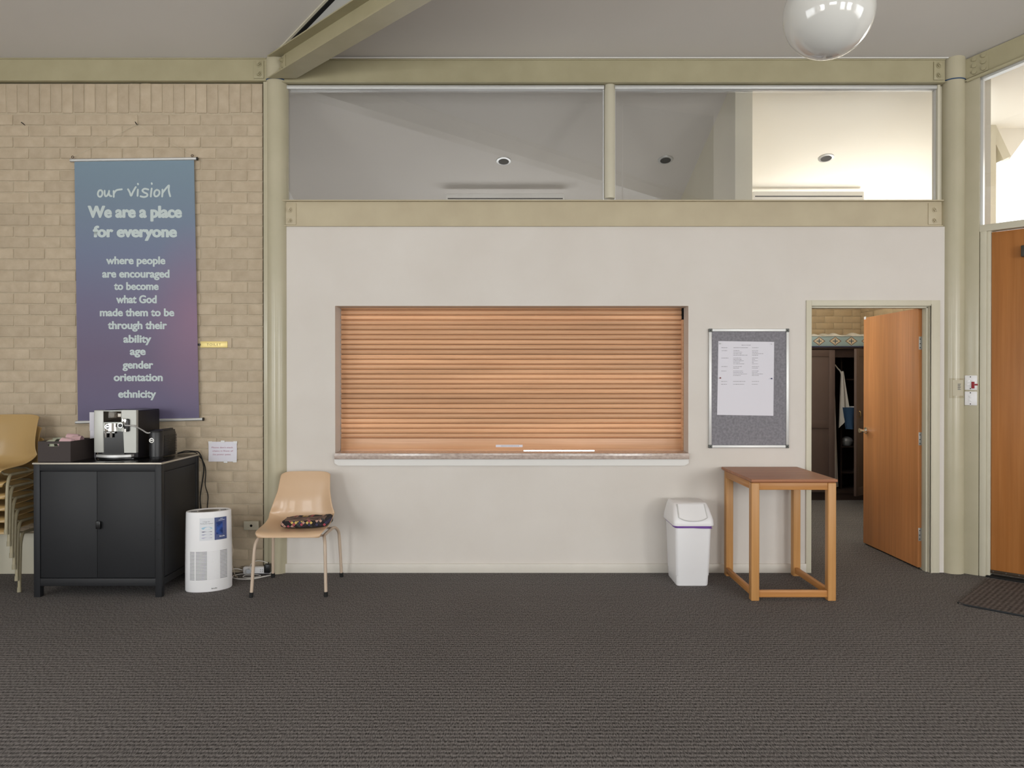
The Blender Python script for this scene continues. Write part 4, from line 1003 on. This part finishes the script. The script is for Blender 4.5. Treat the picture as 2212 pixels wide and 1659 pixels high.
# sticker
a0, a1 = ang(463), ang(489.5); zt_, zb_ = .505, .352
m = MB(); shellpatch(m, ang(430), a0, zb_+.0, zt_, .0009, 10, 3); wst = m.build('white_sticker', mat('glossy_white_sticker',(226,228,232),rough=.2), e)
m = MB(); shellpatch(m, a0, a1, zb_, zt_, .0012, 10, 3); stk = m.build('blue_sticker', mat('blue_print',(92,98,150),rough=.25,noise=.3,nscale=14,rgb2=(70,88,120)), e)
def sub(fu, fv): return a0+(a1-a0)*fu, zb_+(zt_-zb_)*fv
m = MB(); p0_, p1_ = sub(.12,.24), sub(.62,.80); shellpatch(m, p0_[0], p1_[0], p0_[1], p1_[1], .0018); ph = m.build('phone_picture', mat('phone_print',(28,30,66),rough=.2,noise=.9,nscale=26,rgb2=(60,96,176)), stk)
m = MB(); p0_, p1_ = sub(.30,.86), sub(.80,.885); shellpatch(m, p0_[0], p1_[0], p0_[1], p1_[1], .0018); p0_, p1_ = sub(.42,.92), sub(.64,.945); shellpatch(m, p0_[0], p1_[0], p0_[1], p1_[1], .0018); m.build('sticker_heading', mat('sticker_text',(188,192,214),rough=.4), stk)
def wraptext(name, body, a0, a1, z0, h, off, material, parent, bold=.0, shear=0.0):
    o = text_mesh(name, body, material, parent, 0, 1, 0, 1, 0, bold=bold, shear=shear)
    me = o.data; L = Vector(parent.matrix_basis.translation); r = parent
    Mx = parent.matrix_basis.copy()
    while r.parent: r = r.parent; Mx = r.matrix_basis @ Mx
    inv = Mx.inverted()
    for v in me.vertices:
        w_ = Mx @ v.co; v.co = inv @ ell(a0+(a1-a0)*w_.x, rad(z0), z0+w_.z*h, off)
    return o
wraptext('lettering', 'Breville', sub(.36,0)[0], sub(.78,0)[0], zb_+(zt_-zb_)*.12, .009, .002, M_whitep, stk, bold=.02)
wraptext('lettering', 'Breville', ang(456), ang(468), .018, .008, .0012, mat('badge_grey',(88,88,92),rough=.4), e, bold=.02)
Mst = mat('sticker_print',(96,100,116),rough=.5)
wraptext('lettering', '4 Stage Air', ang(437), ang(453), .478, .0075, .0012, Mst, wst)
wraptext('lettering', 'Purification System', ang(432), ang(460), .465, .0075, .0012, Mst, wst)
def oval(mb, u, z, w, h, off=.0014):
    ac_ = ang(u); aw = ang(u+w/2)-ac_
    vs = [mb._v(ell(ac_+aw*math.cos(t*math.pi/12), rad(z), z+h*math.sin(t*math.pi/12), off)) for t in range(24)]
    mb.bm.faces.new(vs)
for (v, h, c) in ((.436,.0095,(160,196,216)),(.412,.0035,(64,62,92)),(.392,.005,(168,170,192)),(.370,.006,(190,188,208))):
    m = MB(); oval(m, 446, v, 24, h); m.build('filter_picture', mat('filter_print_%d' % int(v*1000), c, rough=.3), wst)
# dark top grille, oval
m = MB()
v_ = [m._v(ell(2*math.pi*k_/40, .46, ah-.0030)) for k_ in range(40)]; m.bm.faces.new(v_); m.build('control_panel', mat('bronze_grey_panel',(86,80,74),rough=.3), e)
m = MB()
for sx in (-1,1):
    for i in range(7):
        for jj in (-1,0,1):
            cxx = sx*(.52+.05*i); p = Vector((AA*cxx, AB*.2*jj, 0)); 
            P_ = Vector((ac.x+p.x*math.cos(arot)-p.y*math.sin(arot), ac.y+p.x*math.sin(arot)+p.y*math.cos(arot), ah-.0036))
            if abs(cxx)+abs(.2*jj)*.6 > .88: continue
            Mq = Matrix.Translation(P_) @ Matrix.Rotation(arot+.3,4,'Z'); m.box(-.0022,.0022,-.007,.007,0,.0008,M=Mq)
m.build('top_vents', mat('slit_grey2',(120,120,122),rough=.8), e)

# power strip, plugs and leads
sy = -.075
e = empty('power_strip', (X(553,sy),sy,.02), 'white power strip on the floor against the column', 'power strip')
m = MB(); m.box(X(523,sy), X(585,sy), sy, sy+.05, Z(1240.5,sy), Z(1225.5,sy), .012, 4); m.build('body', M_whitep, e)
m = MB(); m.tube([(X(538.5,sy),sy+.002,Z(1233,sy)),(X(538.5,sy),sy-.03,Z(1233,sy))], .016, 20); m.build('clear_plug', mat('frosted_plug',(196,200,206),rough=.15), e)
m = MB(); m.box(X(570.5,sy-.03), X(583.5,sy-.03), sy-.045, sy, Z(1238,sy-.03), Z(1219,sy-.03), .006); m.tube([(X(578,sy-.03),sy-.03,Z(1219,sy-.03)),(X(580,sy-.03),sy-.03,Z(1214.5,sy-.03))], .003, 8); pl = m.build('plug_adaptor', M_black, e)
m = MB()
for u in (562,566):
    for v in (1231,1235): m.box(X(u,sy)-.0015,X(u,sy)+.0015,sy-.001,sy+.002,Z(v,sy)-.003,Z(v,sy)+.003)
m.build('socket_slots', M_dark, e)
M_wc = mat('white_cable',(214,210,204),rough=.4)
F = lambda u, v: (X(u, CAMH*FPX/(v-HZ)-CAMD), CAMH*FPX/(v-HZ)-CAMD, .006)
cable('white_lead', [(X(538.5,-.11),-.105,Z(1230,-.1)),(X(541,-.1),-.1,Z(1220,-.1)),(X(552,-.09),-.09,Z(1212.5,-.09)),(X(566,-.09),-.09,Z(1212.5,-.09)),(X(578,-.1),-.1,Z(1217,-.1))], .0028, M_wc, 'white lead arching over the power strip')
pa = ell(ang(494)+.35, 1.0, 0)
cable('white_lead', [(X(493,-.35),-.33,Z(1125,-.33)),(X(497,-.3),-.30,Z(1160,-.3)),(X(500,-.3),-.28,Z(1188,-.28)),(X(496,-.3),-.28,Z(1212,-.28)),(X(498,-.3),-.25,Z(1232,-.25)),F(508,1247),F(512,1249),F(503,1245)], .0034, mat('cream_cable',(206,192,172),rough=.4), 'cream lead dropping behind the air purifier')
cable('white_lead', [F(493,1246),F(506,1251.5),F(525,1253.2),F(548,1252),F(568,1248),F(584,1244.8)], .0045, M_wc, 'white lead lying nearest the chair across the carpet')
cable('white_lead', [(X(523,-.06),-.06,Z(1232,-.06)),(X(512,-.07),-.07,Z(1229,-.07)),(X(502,-.08),-.08,Z(1230,-.08)),(X(494,-.12),-.12,.03)], .0035, M_wc, 'short white lead leaving the left end of the power strip')
cable('white_lead', [F(497,1250),F(512,1243.5),F(530,1242.0),F(550,1243.2),F(562,1245.2),F(555,1248.5),F(535,1250),F(524,1248.5),F(530,1244.5),F(545,1245.2)], .0028, M_wc, 'coiled white lead in front of the power strip')

# ------------------------------------------------------------------ moulded chairs
def shell_mesh():
    # profile (y from front foot, z, half width, edge lift, edge forward)
    K = [(-.015,.398,.205,.000,.0),(-.004,.416,.218,.002,.0),(.03,.424,.228,.006,.0),(.12,.420,.232,.016,.0),(.22,.414,.232,.03,.0),(.31,.414,.230,.052,.004),
         (.37,.430,.234,.066,.02),(.405,.47,.230,.042,.05),(.42,.53,.219,.014,.062),(.432,.59,.205,.004,.055),(.448,.65,.191,.0,.04),(.466,.72,.184,.0,.028),(.480,.765,.179,-.002,.018),(.485,.782,.170,-.004,.012)]
    P = catmull([Vector((k[0],k[1],k[2])) for k in K], 4); Q = catmull([Vector((k[3],k[4],0)) for k in K], 4)
    NX = 21; m = MB(); g = []
    for i,(p,q_) in enumerate(zip(P,Q)):
        row = []
        for j in range(NX):
            t = -1+2*j/(NX-1); a = abs(t)**2.6
            hw = p.z
            # round the corners of the front lip and the top
            z = p.y+q_.x*a; y = p.x-q_.y*a
            if i < 5: y += .02*abs(t)**6*(1-i/5)
            if i > len(P)-7: z -= .022*abs(t)**8*((i-(len(P)-7))/6)
            row.append(m._v((hw*t, y, z)))
        g.append(row)
    for i in range(len(g)-1):
        for j in range(NX-1): m.bm.faces.new((g[i][j],g[i][j+1],g[i+1][j+1],g[i+1][j]))
    return m
def make_chair(ms, mt, name='moulded_chair', mf=None):
    e = empty(name, (0,0,0))
    m = shell_mesh(); sh = m.build('seat_shell', ms, e)
    md = sh.modifiers.new('thick','SOLIDIFY'); md.thickness = .007; md.offset = -1
    b = sh.modifiers.new('soft','SUBSURF'); b.levels = 1; b.render_levels = 1
    for s in (-1,1):
        front = [(s*.248,0,.0),(s*.243,.012,.12),(s*.236,.03,.30),(s*.230,.05,.355),(s*.218,.085,.384),(s*.212,.12,.388),(s*.212,.25,.388)]
        rear = [(s*.250,.50,.0),(s*.247,.488,.12),(s*.240,.47,.30),(s*.236,.455,.345),(s*.226,.42,.376),(s*.214,.38,.386),(s*.212,.25,.388)]
        for pts in (front, rear):
            m = MB(); pp = [Vector(p) for p in pts]; m.tube([pp[0]+(pp[1]-pp[0])*.1]+pp[1:], .0108, 14, smooth_path=5); leg = m.build('leg', mt, e)
            m = MB(); m.tube([pp[0], pp[0]+(pp[1]-pp[0])*.27], .0135, 14); m.build('rubber_foot', mf or M_rubber, leg)
    for y in (.10,.36):
        m = MB(); m.tube([(-.212,y,.388),(-.17,y,.392),(-.15,y,.405),(.15,y,.405),(.17,y,.392),(.212,y,.388)], .0075, 10); m.build('seat_bracket', mt, e)
    return e
ch = make_chair(M_shell, M_tube)
ch.location = (-1.492, -.63, 0); ch.rotation_euler = (0,0,R(1.5))
tag(ch, 'tan moulded plastic chair with a folded cushion, against the plaster wall', 'chair')
st = make_chair(M_shello, M_tubeo, mf=mat('grey_beige_foot',(150,142,118),rough=.6))
names = ['ochre moulded chair, bottom of the stack at the left edge','ochre moulded chair, second from the bottom of the stack','ochre moulded chair, third from the bottom of the stack',
         'ochre moulded chair, third from the top of the stack','ochre moulded chair, second from the top of the stack','ochre moulded chair on top of the stack, its whole backrest showing']
BXs = X(43.5,-.50)-.248
for i in range(6):
    c = st if i == 0 else copy_tree(st)
    c.location = (BXs-.004*i, -.515-.020*i, .083*i); tag(c, names[i], 'chair', 'ochre moulded chairs stacked at the left')

# folded patterned cushion on the chair
def harlequin():
    m = bpy.data.materials.new('harlequin_fabric'); m.use_nodes = True; nt = m.node_tree; b = nt.nodes['Principled BSDF']; N = nt.nodes.new; L = nt.links.new
    b.inputs['Roughness'].default_value = .9
    tc = N('ShaderNodeTexCoord'); mp = N('ShaderNodeMapping'); mp.inputs['Rotation'].default_value = (0,R(45),0); mp.inputs['Scale'].default_value = (54,54,54)
    L(tc.outputs['Object'], mp.inputs[0])
    sp = N('ShaderNodeSeparateXYZ'); L(mp.outputs[0], sp.inputs[0])
    def M(op, a, b_=None):
        n = N('ShaderNodeMath'); n.operation = op
        for i, q in enumerate((a, b_)):
            if q is None: continue
            if isinstance(q,(int,float)): n.inputs[i].default_value = q
            else: L(q, n.inputs[i])
        return n.outputs[0]
    fx, fz = M('FLOOR', sp.outputs['X']), M('FLOOR', sp.outputs['Z'])
    cb = N('ShaderNodeCombineXYZ'); L(fx, cb.inputs[0]); L(fz, cb.inputs[1])
    wn = N('ShaderNodeTexWhiteNoise'); wn.noise_dimensions = '3D'; L(cb.outputs[0], wn.inputs['Vector'])
    r = N('ShaderNodeValToRGB'); r.color_ramp.interpolation = 'CONSTANT'; E = r.color_ramp.elements
    cs = [(30,22,26),(196,168,96),(60,56,84),(158,70,82),(44,40,44),(176,140,124),(60,62,62),(24,20,24)]
    E[0].color = (*lin(cs[0]),1); E[1].position = .125; E[1].color = (*lin(cs[1]),1)
    for i in range(2,8): q = E.new(i/8); q.color = (*lin(cs[i]),1)
    L(wn.outputs['Value'], r.inputs[0])
    ax, az = M('FRACT', sp.outputs['X']), M('FRACT', sp.outputs['Z'])
    ed = M('MINIMUM', M('MINIMUM', ax, M('SUBTRACT',1,ax)), M('MINIMUM', az, M('SUBTRACT',1,az)))
    f = M('LESS_THAN', ed, .07); mx = N('ShaderNodeMix'); mx.data_type = 'RGBA'; L(f, mx.inputs['Factor']); L(r.outputs[0], mx.inputs['A']); mx.inputs['B'].default_value = (*lin((22,18,20)),1)
    L(mx.outputs['Result'], b.inputs['Base Color']); return m
m = MB(); cyf = -.63+.14; cw = .162
cx_ = X(654, cyf)
rings = []
prof = []
for i in range(20):
    a = 2*math.pi*i/20; c_, s_ = math.cos(a), math.sin(a)
    prof.append((.10*math.copysign(abs(c_)**.3, c_), .027*math.copysign(abs(s_)**.45, s_)))
for k_ in range(25):
    t = -1+2*k_/24; sc_ = (1-abs(t)**14)*.3+.7; z0 = .4585+.003*t+.003*max(0,t)
    hgt = 1.0+.25*(t+1)/2
    rings.append([m._v((cx_+cw*t*.97, cyf+.11+p[0]*(.85+.15*sc_), z0+p[1]*sc_*hgt+.003*math.sin(t*9)*(1 if p[1]>0 else 0))) for p in prof])
for i in range(24):
    for j in range(20): m.bm.faces.new((rings[i][j],rings[i][(j+1)%20],rings[i+1][(j+1)%20],rings[i+1][j]))
m.bm.faces.new(rings[0]); m.bm.faces.new(rings[-1][::-1])
cu = m.build('folded_cushion', harlequin()); tag(cu, 'folded dark cushion with colourful diamond pattern lying on the tan chair seat', 'cushion')
m = MB()
for dz, yy in ((.010,.012),(.017,.03),(.020,.055)):
    m.tube([(cx_-cw*.80, cyf+.012+yy, .470+dz),(cx_-.05,cyf+.005+yy,.473+dz),(cx_+.08,cyf+.01+yy,.475+dz),(cx_+cw*.9,cyf+.012+yy,.480+dz)], .0065, 8, smooth_path=5)
m.build('knitted_edge', mat('striped_wool',(128,104,88),rough=.95,noise=.8,nscale=30,rgb2=(48,36,38),stretch=(.4,1,4)), cu)

# ------------------------------------------------------------------ swing bin
e = empty('swing_bin', (1.27,-.22,0), 'white plastic swing-top bin with purple liner beside the table', 'bin')
def rrect(cx, cy, hx, hy, r, z, n=5):
    out = []
    for (sx, sy, a0) in ((1,1,0),(-1,1,90),(-1,-1,180),(1,-1,270)):
        for i in range(n+1):
            a = R(a0+90*i/n); out.append((cx+sx*(hx-r)+r*math.cos(a), cy+sy*(hy-r)+r*math.sin(a), z))
    return out
def loft(mb, secs, cap0=True, cap1=True):
    rg = [[mb._v(p) for p in s] for s in secs]; n = len(rg[0])
    for i in range(len(rg)-1):
        for j in range(n): mb.bm.faces.new((rg[i][j],rg[i][(j+1)%n],rg[i+1][(j+1)%n],rg[i+1][j]))
    if cap0: mb.bm.faces.new(rg[0][::-1])
    if cap1: mb.bm.faces.new(rg[-1])
bcx = 1.272; fyb = -.37; byb = -.06
zl = .418
m = MB()
yc, hyb, hyt = (-.363-.075)/2, (.363-.075)/2, (.385-.05)/2
loft(m, [rrect(bcx-.002,yc,.108,hyb-.004,.022,.0), rrect(bcx-.002,yc,.112,hyb,.022,.008), rrect(bcx-.001,yc,.114,hyb+.002,.022,.07), rrect(bcx-.001,yc,.117,hyb+.004,.022,.074), rrect(bcx,yc,.128,hyt,.026,zl)])
m.build('bin_body', M_whitep, e)
M_lin = mat('purple_liner',(122,84,160),rough=.35)
m = MB(); loft(m, [rrect(bcx,yc,.130+.003*0,hyt+.003,.028,zl-.006), rrect(bcx,yc,.134,hyt+.007,.03,zl+.004), rrect(bcx,yc,.131,hyt+.004,.03,zl+.02)], False, False)
m.tube([(bcx-.125,yc-hyt-.003,zl+.010),(bcx-.05,yc-hyt-.006,zl+.002),(bcx+.04,yc-hyt-.007,zl-.004),(bcx+.128,yc-hyt-.003,zl-.006)], .0035, 8, smooth_path=5)
m.tube([(bcx-.125,yc-hyt+.0,zl+.010),(bcx-.138,yc-hyt+.02,zl+.006),(bcx-.136,yc-.05,zl+.016)], .006, 8, smooth_path=5)
m.build('purple_liner', M_lin, e)
m = MB(); y0l, y1l = yc-hyt-.012, yc+hyt+.01; ycl = (y0l+y1l)/2; hl = (y1l-y0l)/2
loft(m, [rrect(bcx,ycl,.143,hl,.03,zl+.010), rrect(bcx,ycl,.145,hl+.001,.03,zl+.016), rrect(bcx,ycl,.143,hl-.001,.032,zl+.048), rrect(bcx,ycl+.006,.138,hl-.014,.034,zl+.075),
         rrect(bcx,ycl+.02,.128,hl-.045,.03,zl+.125), rrect(bcx,ycl+.03,.118,hl-.072,.02,zl+.152), rrect(bcx,ycl+.032,.112,hl-.08,.02,zl+.156)])
m.build('lid', M_whitep, e)
# swing flap set in the sloping front, dished
m = MB()
def flap(i, j, off):
    w_ = .099-.004*j; t = -1+2*i
    z = zl+.046+.104*j; z += -.022*(1-abs(t)**2.5)*(1-j)**2 + .022*(1-j)**2
    ysurf = y0l+.004+.095*((z-zl-.045)/.11)
    return (bcx-.004+w_*t, ysurf+off+.004, z)
m.grid(lambda i,j: flap(i,j,-.018), 17, 8); m.grid(lambda i,j: flap(i,j,.012), 17, 8); m.build('swing_flap', M_whitep, e)
m = MB(); rim = [flap(0,1,-.019)]+[flap(0,1-j/6,-.019) for j in range(1,7)]+[flap(i/16,0,-.019) for i in range(1,17)]+[flap(1,j/6,-.019) for j in range(1,7)]
m.tube(rim, .0035, 8); m.build('flap_rim', mat('white_plastic_rim',(206,206,204),rough=.35), e)

# ------------------------------------------------------------------ tall side table
TX0, TX1, TY0, TY1 = 1.568, 2.125, -.722, -.055
e = empty('side_table', ((TX0+TX1)/2,(TY0+TY1)/2,0), 'tall pine side table with reddish top beside the doorway', 'table')
lg = .054; tz = .776
for (x,y) in ((TX0,TY0),(TX1-lg,TY0),(TX0+.012,TY1-lg),(TX1-lg+.006,TY1-lg)):
    m = MB(); m.box(x,x+lg,y,y+lg,0,tz,.006,3); m.build('leg', M_pine, e)
def rail(x0,x1,y0,y1,z0,z1,name):
    m = MB(); m.box(x0,x1,y0,y1,z0,z1,.003); m.build(name, M_pineh if x1-x0 > y1-y0 else M_piney, e)
M_piney = wood('pine_table_side_rail', (196,140,82), (178,120,64), axis=1, rough=.4)
rail(TX0+lg,TX1-lg,TY0+.008,TY0+.03,tz-.048,tz,'apron'); rail(TX0+lg,TX1-lg,TY1-.03,TY1-.008,tz-.048,tz,'apron')
rail(TX0+.01,TX0+.032,TY0+lg,TY1-lg,tz-.048,tz,'apron'); rail(TX1-.032,TX1-.01,TY0+lg,TY1-lg,tz-.048,tz,'apron')
rail(TX0+lg,TX1-lg,TY0+.01,TY0+.035,.022,.068,'stretcher')
rail(TX0+.012,TX0+.036,TY0+lg,TY1-lg,.022,.066,'stretcher'); rail(TX1-.036,TX1-.012,TY0+lg,TY1-lg,.022,.066,'stretcher')
m = MB(); m.prism([(TX0-.004,TY0-.012),(TX1+.004,TY0-.012),(TX1+.012,TY1+.03),(TX0+.0,TY1+.03)], tz+.006, tz+.024, 'z')
m.prism([(TX0+.006,TY0-.002),(TX1-.006,TY0-.002),(TX1-.0,TY1+.02),(TX0+.008,TY1+.02)], tz, tz+.006, 'z')
tp = m.build('table_top', M_top, e, smooth=False); bv = tp.modifiers.new('edge','BEVEL'); bv.width = .004; bv.segments = 2

# ------------------------------------------------------------------ notice board
e = empty('notice_board', (X(1615),-.01,Z(968)), 'grey felt notice board with aluminium frame beside the doorway', 'notice board')
nx0,nx1,nz0,nz1 = X(1530),X(1702.5),Z(967.5),Z(710.5); fw = .021
m = MB(); m.box(nx0+.01,nx1-.01,-.012,-.001,nz0+.01,nz1-.01); m.build('felt', mat('grey_felt',(142,140,146),rough=.95,noise=.3,nscale=60,bump=.3,bscale=300,rgb2=(118,116,122)), e)
m = MB(); m.box(nx0,nx0+fw,-.02,-.001,nz0,nz1,.003); m.box(nx1-fw,nx1,-.02,-.001,nz0,nz1,.003); m.box(nx0,nx1,-.02,-.001,nz0,nz0+fw,.003); m.box(nx0,nx1,-.02,-.001,nz1-fw,nz1,.003); m.build('frame', M_alu, e)
for x in (nx0,nx1-fw-.004):
    for z in (nz0,nz1-fw-.004):
        m = MB(); m.box(x-.001,x+fw+.005,-.0225,-.001,z-.001,z+fw+.005,.004); c = m.build('corner_cap', mat('grey_corner_plastic',(96,98,94),rough=.5), e)
        m = MB(); m.tube([(x+.011,-.0225,z+.012),(x+.011,-.0232,z+.012)], .004, 10); m.build('screw', M_dark, c)
e = empty('pinned_list', (X(1610),-.014,Z(896)), 'white printed list pinned to the grey notice board', 'notice')
py0,py1,pv0,pv1 = X(1549),X(1670.5),Z(897),Z(737.5)
m = MB(); m.prism([(py0-.003,Z(896)),(py1-.004,Z(898)),(py1+.001,Z(738.8)),(X(1550.5),Z(737))], -.0140, -.0132, 'y'); pg = m.build('paper', M_paper, e)
def zz(y): return 690+y*300/1659
def uu(x): return 1500+x*230/1272
rows = [(308,[(556,668)]),(340,[(316,386),(460,633),(682,756)]),(374,[(318,386),(460,530),(682,756)]),(392,[(458,563),(682,755)]),(410,[(457,557),(682,816)]),(428,[(457,625),(682,752)]),
 (461,[(316,400),(457,552),(682,750)]),(478,[(457,555),(682,714)]),(496,[(457,580),(682,750)]),(513,[(457,536),(680,706)]),(531,[(457,590),(680,750)]),(564,[(316,388),(457,560),(680,766)]),
 (582,[(457,525),(680,750)]),(616,[(316,374),(457,573),(680,762)]),(633,[(457,577),(680,750)]),(652,[(457,620),(680,812)]),(669,[(457,547),(680,764)]),(741,[(314,385),(456,602),(680,766)]),(775,[(314,383),(456,590),(680,750)])]
m = MB()
for y, segs in rows:
    for a, b_ in segs:
        x = a
        while x < b_:
            w_ = min(random.uniform(10,28), b_-x); h_ = random.uniform(3.0,4.2)
            m.box(X(uu(x)),X(uu(x+w_)),-.01425,-.0141,Z(zz(y+h_/2)),Z(zz(y-h_/2))); x += w_+4
m.build('printed_rows', M_ink, pg)
for (x,y,c,nm) in ((303,292,(200,200,200),'silver'),(915,294,(220,220,225),'white'),(299,701,(110,36,36),'red'),(909,708,(34,42,96),'blue')):
    m = MB(); p = (X(uu(x)),Z(zz(y))); m.tube([(p[0],-.014,p[1]),(p[0],-.022,p[1]),(p[0],-.026,p[1]+.001)], [.003,.0028,.0055], 12)
    tag(m.build('push_pin', mat('pin_'+nm, c, rough=.3)), {'silver':'silver push pin at the top left corner of the pinned list','white':'white push pin at the top right corner of the pinned list','red':'dark red push pin on the left edge of the pinned list','blue':'dark blue push pin on the right edge of the pinned list'}[nm], 'push pin')
